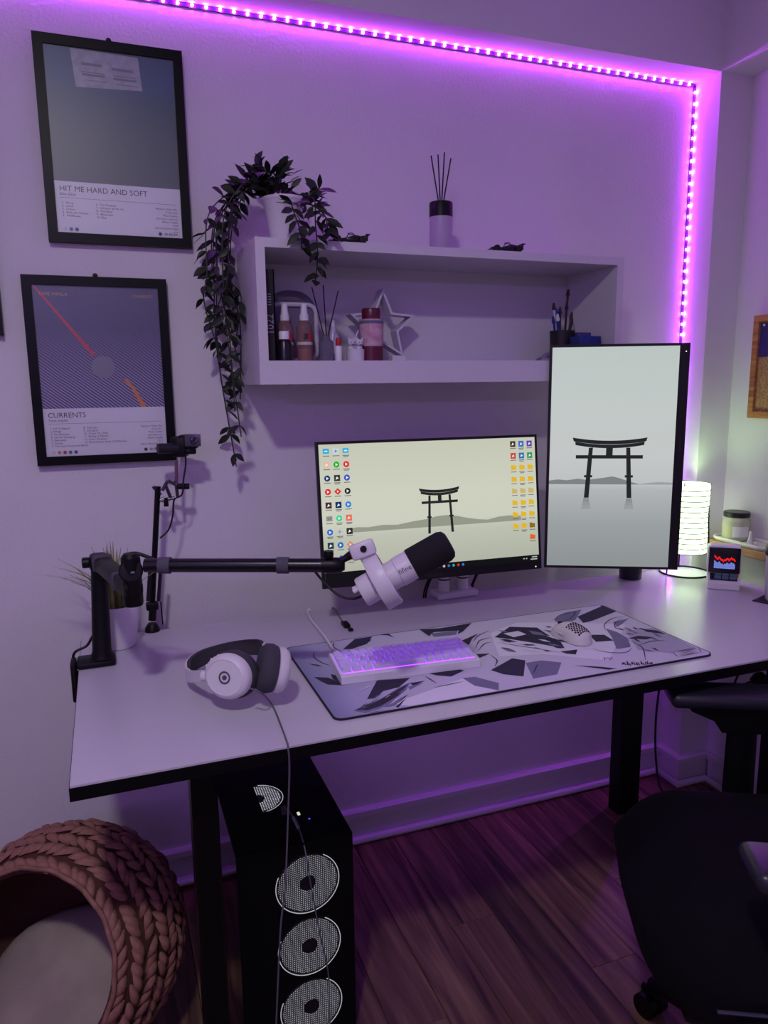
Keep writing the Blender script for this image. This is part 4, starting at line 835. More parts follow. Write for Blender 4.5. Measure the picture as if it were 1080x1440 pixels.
# loose USB plug on the desk
cb = thing('usb_cable', 'black USB plug on a thin grey cable lying on the desk', 'cable', (W(488, 881, 'z', DZ).x, W(488, 881, 'z', DZ).y, DZ))
pd = (W(494, 886, 'z', DZ)-W(481, 872, 'z', DZ)); pd.z = 0
MB().rbox((0, 0, 0), (.036, .017, .010), .003, 2, axis_frame((0, 0, 1), W(486, 878, 'z', DZ+.0056), pd)).build('plug', BLACK_P, cb, 35, True)
MB().rbox((0, 0, 0), (.014, .012, .0045), .001, 1, axis_frame((0, 0, 1), W(493, 885, 'z', DZ+.0056), pd)).build('connector', BLACK_S, cb, 35, True)
MB().tube(spline([W(481, 873, 'z', DZ+.0055), W(476, 865, 'z', DZ+.003), (.5545, -.125, DZ+.003), (.5525, -.100, DZ+.002), (.552, -.092, DZ-.02)], 6), .0018, 8).build('lead', mat('grey_cable', '#6d6874', .5), cb, 60, True)
# ------------------------------------------------------------------ mouse
ms = thing('mouse', 'white honeycomb gaming mouse on the desk mat', 'mouse', (1.010, -.562, ZM), math.radians(6))
MWH = mat('mouse_white', '#d6d2cf', .4)
def mouse_h(x, y):
    u = y/.062; v = x/(.031*(1-.12*math.cos(u*2.2)))
    return max(0, 1-abs(v)**2.6)**.5*(.038*max(0, 1-((u+.12)/1.05)**2)**.62) if abs(v) < 1 and abs(u) < .93 else 0
b = MB(); nu, nv = 18, 16
for i in range(nu+1):
    u = -1+2*i/nu; y = .060*u; wx = .031*(1-.12*math.cos(u*2.2))*max(.0, 1-abs(u)**3.2)**.5; hz = .039*max(0, 1-((u+.15)/1.16)**2)**.7
    for j in range(nv+1):
        a = math.pi*j/nv; b.v.append(V((-wx*math.cos(a), y, .002+hz*math.sin(a)**.75 if 0 < j < nv else .002)))
for i in range(nu):
    for j in range(nv): q = i*(nv+1)+j; b.f.append((q, q+nv+1, q+nv+2, q+1))
for i in range(nu): b.f.append((i*(nv+1), i*(nv+1)+nv, (i+1)*(nv+1)+nv, (i+1)*(nv+1)))
shell = b.build('shell', MWH, ms, 60)
def on_shell(u, a):
    wx = .031*(1-.12*math.cos(u*2.2))*max(.0, 1-abs(u)**3.2)**.5; hz = .039*max(0, 1-((u+.15)/1.16)**2)**.7; return V((-wx*math.cos(a), .060*u, .002+hz*math.sin(a)**.75))
HOLE = mat('mouse_hole', '#1c191e', .9)
hm = MB().lathe([(.0001, -.0006), (.0026, -.0006), (.0026, .0002), (.0001, .0002)], n=6).mesh('hole', HOLE, 0)
for i in range(9):
    for j in range(7):
        u = -.78+i*.088; a = math.pi*(.26+.08*j+(.04 if i % 2 else 0))
        p_ = on_shell(u, a); du = on_shell(u+.01, a)-p_; da = on_shell(u, a+.01)-p_; n = du.cross(da).normalized(); n = n if n.z > 0 else -n
        inst(hm, 'hole', shell, axis_frame(n, p_+n*.0002, (0, 1, 0)))
MB().tube([(0, .022, .030), (0, .058, .016)], .0008, 5).build('button_gap', HOLE, ms)
MB().lathe([(.004, -.003), (.007, -.002), (.007, .002), (.004, .003)], n=16, M=T(0, .040, .0245) @ R(90, 'Y')).build('wheel', BLACK_P, ms)
MB().rbox((-.0295, .004, .016), (.003, .020, .005), .001, 1).build('side_button', MWH, ms)
# ------------------------------------------------------------------ headphones
hp = thing('headphones', 'white over-ear headphones with grey cushions lying on the desk', 'headphones', (.225, -.54, DZ))
HPW = mat('headphone_white', '#d3cdd3', .4); HPG = mat('headphone_grey_cushion', '#3c3944', .85, bump=(400, .2, .001)); HPD = mat('headphone_band_pad', '#38343a', .9)
def cup(c, nrm, up, label_side):
    F = axis_frame(nrm, c, up)    # x of the frame = long axis
    MB().lathe([(.022, -.034), (.040, -.033), (.0475, -.025), (.0485, -.013), (.045, -.003), (.034, -.001)], n=32, M=F, sx=1.06, sy=.95).build('ear_cushion', HPG, hp, 50, True)
    s = MB().lathe([(.040, -.004), (.0450, 0), (.0450, .010), (.040, .018), (.0350, .021), (.0340, .0195), (.0001, .0195)], n=32, M=F, sx=1.06, sy=.95).build('ear_cup', HPW, hp, 40, True)
    return F, s
c1 = DP(323, 950, 1.405); n1 = V((-.52, -.68, .16)).normalized()
c1.z = max(c1.z, DZ+.047)
F1, s1_ = cup(c1, n1, V((-.6, .3, .1)), 1)
MB().torus((0, 0, 0), .0105, .0016, 20, 6, F1 @ T(0, 0, .0205)).build('logo_ring', mat('logo_ink', '#4a4450', .5), s1_, 40, True)
MB().lathe([(.0001, 0), (.0045, 0), (.0045, .0014), (.0001, .0014)], n=14, M=F1 @ T(0, 0, .0196)).build('logo_dot', MATS['logo_ink'], s1_, 40, True)
for k in range(3):
    a = math.radians(150+k*22); F = F1 @ T(.0445*math.cos(a+2.6), .040*math.sin(a+2.6), .012); MB().rbox((0, 0, 0), (.008, .006, .004), .0015, 2, F).build('cup_button', HPW, s1_, 40, True)
c2 = DP(388, 941, 1.43); n2 = V((.93, -.08, -.26)).normalized(); c2.z = max(c2.z, DZ+.051)
F2, s2_ = cup(c2, n2, V((0, 1, .2)), 2)
MB().lathe([(.018, .019), (.019, .0215), (.017, .022), (.0001, .022)], n=24, M=F2).build('cup_cap', HPW, s2_, 40, True)
h1 = c1 + V((-.046, .034, -.006)); h2 = c2 + V((-.010, .052, .004))
path = spline([h1, (.124, -.530, DZ+.034), (.124, -.490, DZ+.036), (.150, -.455, DZ+.040), (.200, -.438, DZ+.044), (.252, -.442, DZ+.048), (.285, -.468, DZ+.051), h2], 6)
MB().ribbon(path, lambda t: .022+.008*math.sin(math.pi*t), .006).build('headband', HPW, hp, 50, True)
inner = [p_.lerp(V((.215, -.53, p_.z)), .05) for p_ in path[8:-5]]
MB().ribbon(inner, .034, .007).build('band_pad', HPD, hp, 50, True)
for c, h in ((c1, h1), (c2, h2)):
    MB().tube([h, h.lerp(c, .45)], [.010, .012], 12).build('hinge', HPW, hp, 40, True)
E = DY0-.004
cable('headphone_cable', [DP(352, 968, 1.375), DP(368, 975, 1.37), W(383, 992, 'z', DZ+.004), W(395, 1020, 'z', DZ+.004), W(403, 1042, 'z', DZ+.004), (W(405, 1052, 'z', DZ).x, DY0-.004, DZ+.003), W(407, 1080, 'y', E-.002), W(405, 1150, 'y', E-.002), W(401, 1250, 'y', E-.002), W(395, 1300, 'y', E-.004), W(391, 1380, 'y', E-.004), W(388, 1450, 'y', E-.004)], .0017, mat('grey_cable_2', '#5a5560', .5), 'thin grey headphone cable hanging over the front desk edge')
# ------------------------------------------------------------------ paper lamp
lp = thing('table_lamp', 'glowing white paper cylinder lamp with black wire rings', 'lamp', (1.712, -.165, DZ))
MB().torus((0, 0, .003), .076, .0028, 40, 8).build('base_ring', BLACK_S, lp)
for k in range(3):
    a = math.radians(-58+120*k); MB().tube([(.074*math.cos(a), .074*math.sin(a), .003), (.056*math.cos(a), .056*math.sin(a), .285)], .0024, 8).build('leg', BLACK_S, lp)
def shade_mat():
    M = bpy.data.materials.new('paper_shade'); M.use_nodes = True; nt = M.node_tree; p = nt.nodes['Principled BSDF']
    p.inputs['Base Color'].default_value = lin('#e9efe2'); p.inputs['Roughness'].default_value = .9; p.inputs['Emission Color'].default_value = (.74, 1.0, .58, 1); p.inputs['Emission Strength'].default_value = LAMP
    return M
LAMP = 2.6
SM = shade_mat(); pr = []
for k in range(27): pr.append((.0620 if k % 2 == 0 else .0606, .072+k*.00835))
b = MB(); n = 40
for r_, z in pr: b.v += [V((r_*math.cos(2*math.pi*j/n), r_*math.sin(2*math.pi*j/n), z)) for j in range(n)]
for i in range(len(pr)-1):
    for j in range(n): b.f.append((i*n+j, i*n+(j+1) % n, (i+1)*n+(j+1) % n, (i+1)*n+j))
b.build('shade', SM, lp, 20)
for k in range(14): MB().torus((0, 0, .072+k*.0167), .0628, .0013, 40, 5).build('shade_ring', mat('shade_wire', '#0c0d0b', .8, spec=.1), lp)
MB().lathe([(.0001, .155), (.034, .156), (.034, .160), (.0001, .161)], n=20).build('socket', WHITE_P, lp)  # disc added under the bulb to block its light downwards
MB().lathe([(.016, .17), (.018, .19), (.030, .225), (.028, .25), (.0001, .268)], n=16).build('bulb', emat('bulb_glow', '#d0ffb8', 45.0), lp)
# ------------------------------------------------------------------ pixel speaker
sp = thing('pixel_speaker', 'white retro computer shaped speaker with red and blue pixel screen', 'speaker', (1.697, -.338, DZ), math.radians(-41))
SPW = mat('speaker_white', '#d9d4d8', .4)
MB().prism([(-.040, .0015), (.040, .0015), (.040, .044), (-.006, .044), (-.034, .024), (-.040, .018)], -.043, .043, Matrix(((0, 0, 1, 0), (1, 0, 0, 0), (0, 1, 0, 0), (0, 0, 0, 1)))).build('base', SPW, sp, 0)
MB().rbox((0, .002, .0008), (.080, .072, .0016), .0007, 1).build('rubber_pad', BLACK_P, sp)
MB().rbox((0, .012, .0845), (.092, .058, .084), .010, 3).build('head', SPW, sp)
MB().rbox((0, -.0172, .0845), (.085, .004, .076), .007, 3).build('screen_bezel', mat('speaker_bezel', '#0d0c18', .2), sp)
px_ = MB(); pr_ = MB(); hts = [7, 6, 5, 5, 6, 5, 4, 4, 3, 4, 4, 5, 5, 4, 5, 6, 5, 5, 4]
for k, h in enumerate(hts):
    x = -.028+k*.003
    for j in range(9):
        if j < h+1: px_.b2((x, -.0197, .060+j*.0030), (x+.0025, -.0193, .0625+j*.0030))
    z = .060+(h+2.4)*.0036; pr_.b2((x-.0004, -.0198, z), (x+.0030, -.0193, z+.0052))
px_.build('pixel_bar', emat('pixel_blue', '#7f8fe8', 1.0), sp, 0)['kind'] = 'stuff'
pr_.build('pixel_peak', emat('pixel_red', '#ff1c1c', 1.1), sp, 0)['kind'] = 'stuff'
KS = Matrix(((1, 0, 0, 0), (0, .81, -.58, 0), (0, .58, .81, 0), (0, 0, 0, 1)))
MB().rbox((0, 0, 0), (.074, .027, .003), .001, 1, T(0, -.0205, .0345) @ KS).build('key_tray', mat('key_tray', '#17151b', .6), sp)
for k in range(3):
    for j in range(2): MB().rbox((-.0165+k*.0205+j*.001, -.006+j*.011, .004), (.0185, .0095, .007), .0015, 2, T(0, -.0205, .0345) @ KS).build('key', mat('speaker_key', '#4f6a7a', .5), sp)
MB().lathe([(.006, 0), (.006, .006), (.004, .007)], n=14, M=T(0, -.0205, .0345) @ KS @ T(.034, .004, .001)).build('joystick', mat('joystick_red', '#8a4a48', .5), sp)
# ------------------------------------------------------------------ wooden wall board with tray, candle and ornament
WB = wood('oak_board', '#6b4a2a', '#a37a48', '#c49a60', 5.0, .5, 0)
o = MB().rbox(((1.808+XR)/2, -.66, .8735), (XR-1.808, 1.03, .025), .002, 1).build('wall_board', WB); tag(o, 'oak board fixed to the right wall beside desk', 'shelf')
SB = .886
TRW = mat('tray_white', '#d8d8cf', .45)
def stad(w_, l, n=8): return [(w_*math.cos(math.radians(a)), (l-w_)*(1 if a < 180 else -1)+w_*math.sin(math.radians(a))) for a in [180*k/n for k in range(n+1)]+[180+180*k/n for k in range(n+1)]]
tr = thing('tray', 'white oval tray on the oak board', 'tray', (1.860, -.268, SB))
MB().prism(stad(.043, .115), .0005, .005).build('tray_base', TRW, tr, 0)
q = [V((x, y, .009)) for x, y in stad(.045, .117)]; MB().tube(q+[q[0], q[1]], .0055, 8, False).build('rim', TRW, tr)
cj = thing('candle_jar', 'yellow candle in a glass jar with black lid', 'candle', (1.862, -.215, SB+.0052))
MB().lathe([(.037, 0), (.041, .004), (.041, .062), (.036, .070), (.034, .076)], n=30).build('glass', clear_mat('jar_glass', '#e6ead2', .55), cj)
MB().lathe([(.0001, .003), (.038, .004), (.0385, .050), (.0001, .051)], n=26).build('wax', mat('yellow_wax', '#d6c260', .5), cj)
MB().lathe([(.0385, .075), (.0395, .077), (.0395, .088), (.037, .091), (.0001, .091)], n=30).build('lid', mat('jar_lid', '#1b1e1a', .35), cj)
b = MB()
for k in range(9):
    a = math.radians(-150+k*9.5); b.v += [V((.0414*math.cos(a), .0414*math.sin(a), .014)), V((.0414*math.cos(a), .0414*math.sin(a), .048))]
b.f = [(2*k, 2*k+2, 2*k+3, 2*k+1) for k in range(8)]; b.build('paper_label', mat('jar_label', '#dfe2d8', .7), cj, 60)
orn = thing('ornament', 'tiny white figurine standing on the oval tray', 'ornament', (1.845, -.290, SB+.0052))
MB().lathe([(.010, 0), (.0105, .004), (.006, .018), (.0045, .030), (.0035, .040), (.0001, .044)], n=14).build('figure', TRW, orn)
MB().ell((.006, -.016, .006), (.006, .007, .006), 12, 8).build('bead', TRW, orn)
# ------------------------------------------------------------------ shaker bottle and coaster
SHX, SHY = 1.722, -.515
o = MB().rbox((SHX, SHY, DZ+.0018), (.10, .10, .003), .001, 1, T(SHX, SHY, 0) @ R(20, 'Z') @ T(-SHX, -SHY, 0)).build('coaster', mat('black_coaster', '#15131a', .6)); tag(o, 'black square coaster under the shaker bottle', 'coaster')
sb = thing('shaker_bottle', 'white shaker bottle with dark lid and red and black lettering', 'bottle', (SHX, SHY, DZ+.0035))
MB().lathe([(.032, 0), (.034, .003), (.0395, .125), (.040, .130)], n=30).build('body', mat('shaker_white', '#d5d3d8', .4), sb)
MB().lathe([(.0415, .128), (.0425, .131), (.0425, .150), (.037, .158), (.030, .162)], n=30).build('lid', mat('shaker_lid', '#1f2a2a', .4), sb)
MB().lathe([(.029, .160), (.026, .172), (.018, .180), (.0001, .182)], n=24).build('cap', mat('shaker_cap', '#c9cfca', .4), sb)
def wrap_text(body, size, z0, ang, m, nm):
    cu = bpy.data.curves.new(nm, 'FONT'); cu.body = body; cu.size = size; cu.resolution_u = 2; cu.offset = .0004
    t = bpy.data.objects.new(nm, cu); me = bpy.data.meshes.new_from_object(t); bpy.data.objects.remove(t); bpy.data.curves.remove(cu); me.materials.clear(); me.materials.append(m)
    for v in me.vertices:
        z = z0+v.co.x; r_ = .0347+(z/.125)*.0056; a = ang - v.co.y/r_; v.co = V((r_*math.cos(a), r_*math.sin(a), z))
    return inst(me, nm, sb, Matrix.Identity(4))
AN = math.radians(212)
b = MB()
for k in range(7):
    for z in (.018, .072): r_ = .0343+(z/.125)*.0056; a = AN-math.radians(20)+math.radians(4.6)*k; b.v.append(V((r_*math.cos(a), r_*math.sin(a), z)))
b.f = [(2*k, 2*k+2, 2*k+3, 2*k+1) for k in range(6)]; b.build('red_panel', mat('shaker_red', '#a82430', .5), sb, 60)
wrap_text('HARD', .019, .019, AN+math.radians(9), mat('shaker_white_ink', '#dcd8dc', .5), 'lettering')
wrap_text('LINE', .019, .076, AN+math.radians(9), mat('shaker_black_ink', '#17151a', .5), 'lettering')
# ------------------------------------------------------------------ cork board on the right wall
cbx = thing('cork_board', 'cork notice board in a wooden frame on right wall', 'notice board', (XR, -.19, 1.28))
CY0, CY1, CZ0, CZ1 = -.80, -.192, 1.276, 1.588; OAK = wood('frame_wood', '#7a4a22', '#a86e38', '#c08a4e', 6, .5, 0)
for lo, hi in (((XR-.018, CY0, CZ0), (XR-.0005, CY1, CZ0+.020)), ((XR-.018, CY0, CZ1-.020), (XR-.0005, CY1, CZ1)), ((XR-.018, CY0, CZ0+.020), (XR-.0005, CY0+.020, CZ1-.020)), ((XR-.018, CY1-.020, CZ0+.020), (XR-.0005, CY1, CZ1-.020))): MB().b2(lo, hi).build('frame_rail', OAK, cbx, 0, True)
MB().b2((XR-.009, CY0+.019, CZ0+.019), (XR-.001, CY1-.019, CZ1-.019)).build('cork', mat('cork', '#b08a5c', .9, noise=(160, '#7a5a36', .9), bump=(200, .3, .002)), cbx, 0, True)
nt_ = MB().b2((XR-.0105, -.36, CZ1-.125), (XR-.0095, CY1-.021, CZ1-.024)).build('note', mat('indigo_card', '#2b2560', .6), cbx, 0, True)
MB().ell((XR-.012, CY1-.035, CZ1-.030), (.003, .004, .004), 10, 6).build('pin', CAPW, cbx, 35, True)
# ------------------------------------------------------------------ computer tower
PX0, PX1, PY0, PY1, PZ0, PZ1 = .182, .424, -.652, -.205, .012, .475
tw = thing('computer_tower', 'black computer tower with three white-lit front fans under the desk', 'computer', ((PX0+PX1)/2, (PY0+PY1)/2, 0))
CASE = mat('case_black', '#040406', .5, spec=.2); MESH = mat('case_mesh', '#040406', .7, spec=.15)
MB().b2((PX0+.004, PY0+.006, PZ0+.004), (PX1-.003, PY1, PZ1-.004)).build('chassis', CASE, tw, 0, True)
MB().b2((PX0, PY0+.006, PZ0), (PX0+.004, PY1, PZ1-.004)).build('side_panel', mat('case_glass', '#050507', .08), tw, 0, True)
MB().b2((PX1-.003, PY0+.006, PZ0), (PX1, PY1, PZ1-.004)).build('side_panel', CASE, tw, 0, True)
MB().rbox(((PX0+PX1)/2, PY0+.003, (PZ0+PZ1)/2), (PX1-PX0, .006, PZ1-PZ0), .002, 1).build('front_mesh', MESH, tw, 35, True)
MB().rbox(((PX0+PX1)/2, (PY0+PY1)/2, PZ1-.002), (PX1-PX0, PY1-PY0, .004), .0015, 1).build('top_mesh', MESH, tw, 35, True)
for x in (PX0+.03, PX1-.03):
    for y in (PY0+.05, PY1-.05): MB().cyl((x, y, 0), (x, y, .013), .016, n=14).build('foot', BLACK_P, tw, 35, True)
def dots_mat(name, px, py, R0, R1, es, ax=(0, 2)):
    """light seen through the punched mesh: a staggered grid of small holes between two radii"""
    M = bpy.data.materials.new(name); M.use_nodes = True; nt = M.node_tree; N = nt.nodes.new; L = nt.links.new; p = nt.nodes['Principled BSDF']
    p.inputs['Base Color'].default_value = lin('#040406'); p.inputs['Roughness'].default_value = .6
    tc = N('ShaderNodeTexCoord'); se = N('ShaderNodeSeparateXYZ'); L(tc.outputs['Object'], se.inputs[0])
    def mth(op, a, b=None, c=None):
        n = N('ShaderNodeMath'); n.operation = op
        for i, v in enumerate((a, b, c)):
            if v is None: continue
            if isinstance(v, (int, float)): n.inputs[i].default_value = v
            else: L(v, n.inputs[i])
        return n.outputs[0]
    X, Y = se.outputs[ax[0]], se.outputs[ax[1]]
    u = mth('DIVIDE', X, px); ci = mth('FLOOR', u); off = mth('MULTIPLY', mth('MODULO', mth('ABSOLUTE', ci), 2.0), .5)
    v = mth('ADD', mth('DIVIDE', Y, py), off)
    fu = mth('SUBTRACT', mth('FRACT', u), .5); fv = mth('SUBTRACT', mth('FRACT', v), .5)
    dd = mth('ADD', mth('MULTIPLY', fu, fu), mth('MULTIPLY', fv, fv)); hole = mth('LESS_THAN', dd, .085)
    rr_ = mth('SQRT', mth('ADD', mth('MULTIPLY', X, X), mth('MULTIPLY', Y, Y)))
    ins = mth('MULTIPLY', mth('LESS_THAN', rr_, R1), mth('GREATER_THAN', rr_, R0))
    nz = N('ShaderNodeTexNoise'); nz.inputs['Scale'].default_value = 28; L(tc.outputs['Object'], nz.inputs['Vector'])
    k = mth('MULTIPLY', mth('ADD', .5, nz.outputs[0]), es)
    L(mth('MULTIPLY', mth('MULTIPLY', hole, ins), k), p.inputs['Emission Strength']); p.inputs['Emission Color'].default_value = lin('#dfe0ee'); return M
FANM = dots_mat('fan_light_through_mesh', .0040, .0048, .017, .062, .42)
RIM = emat('fan_rim_glow', '#d8d6e0', .6)
for k, z in enumerate((.384, .238, .092)):
    fo = MB().lathe([(.0001, 0), (.0665, 0), (.0665, .0006), (.0001, .0006)], n=40, M=R(90, 'X')).build('fan', FANM, tw, 0); fo.location = WM(tw).inverted() @ V((.3245, PY0-.0002, z))
    # the lit rim shows as an arc
    b = MB(); n = 40
    seg = [i for i in range(n+1)]
    pts = [V((.0668*math.cos(math.radians(-205+i*6.6)), -.0012, .0668*math.sin(math.radians(-205+i*6.6)))) for i in range(n+1)]
    b.tube(pts, .0009, 5).build('fan_rim', RIM, fo, 60)
    MB().lathe([(.0001, .001), (.0160, .001), (.0170, .0002)], n=20, M=R(90, 'X')).build('fan_hub', mat('fan_hub', '#060508', .6), fo)
TOPM = dots_mat('top_fan_light', .0052, .0060, .016, .052, .8, (0, 1))
# the half of the exhaust fan that shows through the top mesh
b = MB(); poly = [(.060*math.cos(math.radians(-88+i*176/24)), .060*math.sin(math.radians(-88+i*176/24))) for i in range(25)]
b.prism(poly, 0, .0006); to = b.build('exhaust_fan', TOPM, tw, 0); to.location = WM(tw).inverted() @ V((.262, -.455, PZ1+.0001))
MB().tube([V((.0575*math.cos(math.radians(-80+i*6.6)), .0575*math.sin(math.radians(-80+i*6.6)), .0008)) for i in range(25)], .0008, 5).build('fan_rim', RIM, to, 60)
MB().ell((.352, -.572, PZ1+.0005), (.002, .002, .001), 8, 6).build('drive_light', emat('blue_led', '#3040ff', 3), tw, 35, True)
MB().rbox((.335, -.545, PZ1+.0006), (.006, .012, .0012), .0004, 1).build('power_button', emat('white_led', '#d8d4c8', 1), tw, 35, True)
ucb = thing('usb_lead', 'grey USB lead plugged into the tower top hanging over fans', 'cable', (.304, -.53, PZ1))
MB().rbox((.305, -.536, PZ1+.010), (.011, .007, .020), .0015, 1).build('plug', mat('plug_grey', '#4a4652', .4), ucb, 35, True)
GC = MATS['grey_cable_2']; U0 = [V((.305, -.536, PZ1+.018)), V((.310, -.58, PZ1+.028)), V((.318, -.635, PZ1+.010)), V((.322, PY0-.012, PZ1-.03)), V((.330, PY0-.006, .38)), V((.345, PY0-.005, .27)), V((.362, PY0-.005, .16)), V((.362, PY0-.006, .03)), V((.362, PY0-.02, .004))]
MB().tube(spline(U0, 8), .0017, 6).build('lead', GC, ucb, 60, True)
MB().tube([spline(U0, 8)[k] for k in range(10, 15)], .0034, 10).build('sleeve', mat('sleeve_pale', '#8a8694', .3, .3), ucb, 40, True)
cable('tower_cable', [(.36, -.19, .30), (.41, -.17, .45), (.43, -.20, .60), (.50, -.30, .69), (.56, -.33, .715)], .007, CABLE_K, 'thick black cable bundle rising behind the tower to the desk')
cable('tower_cable', [(.34, -.192, .32), (.36, -.17, .50), (.40, -.19, .66), (.47, -.27, .70), (.54, -.30, .715)], .004, CABLE_K, 'thin black cable rising behind the tower to the desk')
# ------------------------------------------------------------------ woven cat basket
bc = V((-.150, -.470, .248)); BR = .238
axd = V((-.42, -.72, .30)).normalized()        # the opening looks this way
BF = axis_frame(axd, bc, V((1, 0, 0)))
bs = thing('cat_basket', 'round woven water hyacinth cat basket with open front on floor', 'pet basket', (bc.x, bc.y, 0))
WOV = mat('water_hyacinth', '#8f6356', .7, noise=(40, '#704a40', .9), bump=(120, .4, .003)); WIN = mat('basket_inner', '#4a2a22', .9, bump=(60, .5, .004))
TO = math.radians(53)                          # polar angle of the rim
def prof_r(t): return BR*(1.0-.02*math.cos(2*t))
ths = [TO+(math.pi-TO)*k/18 for k in range(19)]
b = MB()
outer = [((BR-.008)*math.sin(t), (BR-.008)*math.cos(t)) for t in ths]; inner = [((BR-.022)*math.sin(t), (BR-.022)*math.cos(t)) for t in ths]
floorc = lambda p_: V((p_.x, p_.y, max(p_.z, .004)))
ring = outer[::-1]+inner; n = 44; vs = []
for r_, z in ring: vs += [floorc(BF @ V((max(r_, .0002)*math.cos(2*math.pi*j/n), max(r_, .0002)*math.sin(2*math.pi*j/n), z))) for j in range(n)]
fs = []
for i in range(len(ring)-1):
    for j in range(n): fs.append((i*n+j, i*n+(j+1) % n, (i+1)*n+(j+1) % n, (i+1)*n+j))
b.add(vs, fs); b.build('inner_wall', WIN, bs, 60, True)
# braid pieces: plump pointed strands laid in herringbone rows
sm = MB(); nL, nR = 6, 6
for i in range(nL+1):
    t = i/nL; r_ = max(.0006, .0135*math.sin(math.pi*(t*.9+.05))**.8)
    sm.v += [V(((t-.5)*.056, r_*math.cos(2*math.pi*j/nR), .55*r_*math.sin(2*math.pi*j/nR)-.006*(2*t-1)**2)) for j in range(nR)]
for i in range(nL):
    for j in range(nR): sm.f.append((i*nR+j, i*nR+(j+1) % nR, (i+1)*nR+(j+1) % nR, (i+1)*nR+j))
sm.f += [tuple(range(nR)), tuple(nL*nR+j for j in range(nR))]
strand_me = sm.mesh('strand', WOV, 70)
cand = []; rb = random.Random(9); rown = 14
for rI in range(rown):
    t = TO+.05+(math.radians(168)-TO)*rI/(rown-1)
    cnt = max(8, int(2*math.pi*BR*math.sin(t)/.024))
    for j in range(cnt):
        ph = 2*math.pi*(j+(.5 if rI % 2 else 0))/cnt+rb.uniform(-.03, .03)
        nn = V((math.sin(t)*math.cos(ph), math.sin(t)*math.sin(ph), math.cos(t))); e1 = V((-math.sin(ph), math.cos(ph), 0)); e2 = nn.cross(e1)
        ang = math.radians((33 if rI % 2 else -33)+rb.uniform(-9, 9)); x = e1*math.cos(ang)+e2*math.sin(ang)
        F = BF @ frame(x, nn.cross(x), nn, nn*(BR-.005+rb.uniform(-.003, .004)))
        p_ = F.translation; wn = (BF.to_3x3() @ nn)
        if p_.z < .012: continue
        cand.append((wn.dot((CAM-p_).normalized()) - .15*max(0, -(p_.x+.45)), F @ Matrix.Diagonal((rb.uniform(.72, .98), rb.uniform(.68, .92), rb.uniform(.75, 1.05), 1))))
cand.sort(key=lambda c: -c[0]); inv = WM(bs).inverted()
for s_, F in cand[:285]: inst(strand_me, 'strand', bs, inv @ F)
rest = MB()
me_v = [v.co.copy() for v in strand_me.vertices]; me_f = [tuple(p_.vertices) for p_ in strand_me.polygons]
for s_, F in cand[285:]: rest.add(me_v, me_f, F)
if rest.v: rest.build('back_strands', WOV, bs, 70, True)['kind'] = 'stuff'
b = MB(); rr0 = (BR-.004)*math.sin(TO-.01); zz0 = (BR-.004)*math.cos(TO-.01)
pts = [BF @ V(((rr0+.0015*math.sin(17*a))*math.cos(a), (rr0+.0015*math.sin(17*a))*math.sin(a), zz0)) for a in [2*math.pi*k/72 for k in range(74)]]
b.tube(pts, .005, 8, False); b.build('rim', WOV, bs, 60, True)
CU_ = mat('beige_plush', '#9a8c80', .95, bump=(250, .5, .003), noise=(12, '#85786e', .7))
cu = MB().ell((0, 0, 0), (.168, .166, .062), 28, 14, T(bc.x-.006, bc.y-.004, .135) @ R(34, 'X') @ R(-10, 'Y'), .85).build('cushion', CU_, None, 80); tag(cu, 'beige plush cushion lying inside the woven basket', 'cushion')
# ------------------------------------------------------------------ office chair
CH = V((1.10, -1.115, 0)); fw = V((-.885, .465, 0)).normalized()   # direction the chair faces
ch = thing('office_chair', 'black office chair with padded armrests turned towards the desk', 'chair', M=frame(fw.cross(V((0, 0, 1))), fw, (0, 0, 1), CH))
FAB = mat('chair_black_fabric', '#050508', .9, spec=.2, bump=(700, .3, .001)); CPL = mat('chair_black_plastic', '#050507', .45, spec=.3)
# seat: rounded cushion, front edge rolling down
b = MB(); nu, nv = 22, 20; hw, hd = .288, .284
for i in range(nu+1):
    for j in range(nv+1):
        u, v = -1+2*i/nu, -1+2*j/nv
        x = hw*u*math.sqrt(1-.32*v**4); y = hd*v*math.sqrt(1-.32*u**4)
        e = max(abs(u), abs(v)); z = .555-.055*max(0, (abs(u)-.55)/.45)**2.2-.065*max(0, (abs(v)-.5)/.5)**2.2+.006*math.cos(3*u)
        b.v.append(V((x, y, z)))
for i in range(nu):
    for j in range(nv): q = i*(nv+1)+j; b.f.append((q, q+nv+1, q+nv+2, q+1))
nb = len(b.v)
for i in range(nu+1):
    for j in range(nv+1): p_ = b.v[i*(nv+1)+j]; b.v.append(V((p_.x*.96, p_.y*.96, .415)))
for i in range(nu):
    for j in range(nv): q = nb+i*(nv+1)+j; b.f.append((q, q+1, q+nv+2, q+nv+1))
edge = [(i, 0) for i in range(nu)]+[(nu, j) for j in range(nv)]+[(i, nv) for i in range(nu, 0, -1)]+[(0, j) for j in range(nv, 0, -1)]
for k in range(len(edge)):
    a, c = edge[k], edge[(k+1) % len(edge)]; q0, q1 = a[0]*(nv+1)+a[1], c[0]*(nv+1)+c[1]; b.f.append((q0, q1, nb+q1, nb+q0))
b.build('seat', FAB, ch, 50)
MB().rbox((0, 0, .405), (.46, .46, .03), .012).build('seat_pan', CPL, ch)
q = [V((-.281*s1x, yy, .470)) for s1x, yy in ((1, -.20), (1, 0), (1, .20))]; MB().tube(q, .003, 6).build('seat_glint', mat('chair_glint', '#3a3548', .4), ch)  # paler strip on one seat side stands in for a glint
MB().rbox((0, 0, .375), (.20, .22, .05), .012).build('mechanism', CPL, ch)
MB().cyl((0, 0, .10), (0, 0, .38), .026).cyl((0, 0, .20), (0, 0, .38), .033).build('gas_lift', BLACK_S, ch)
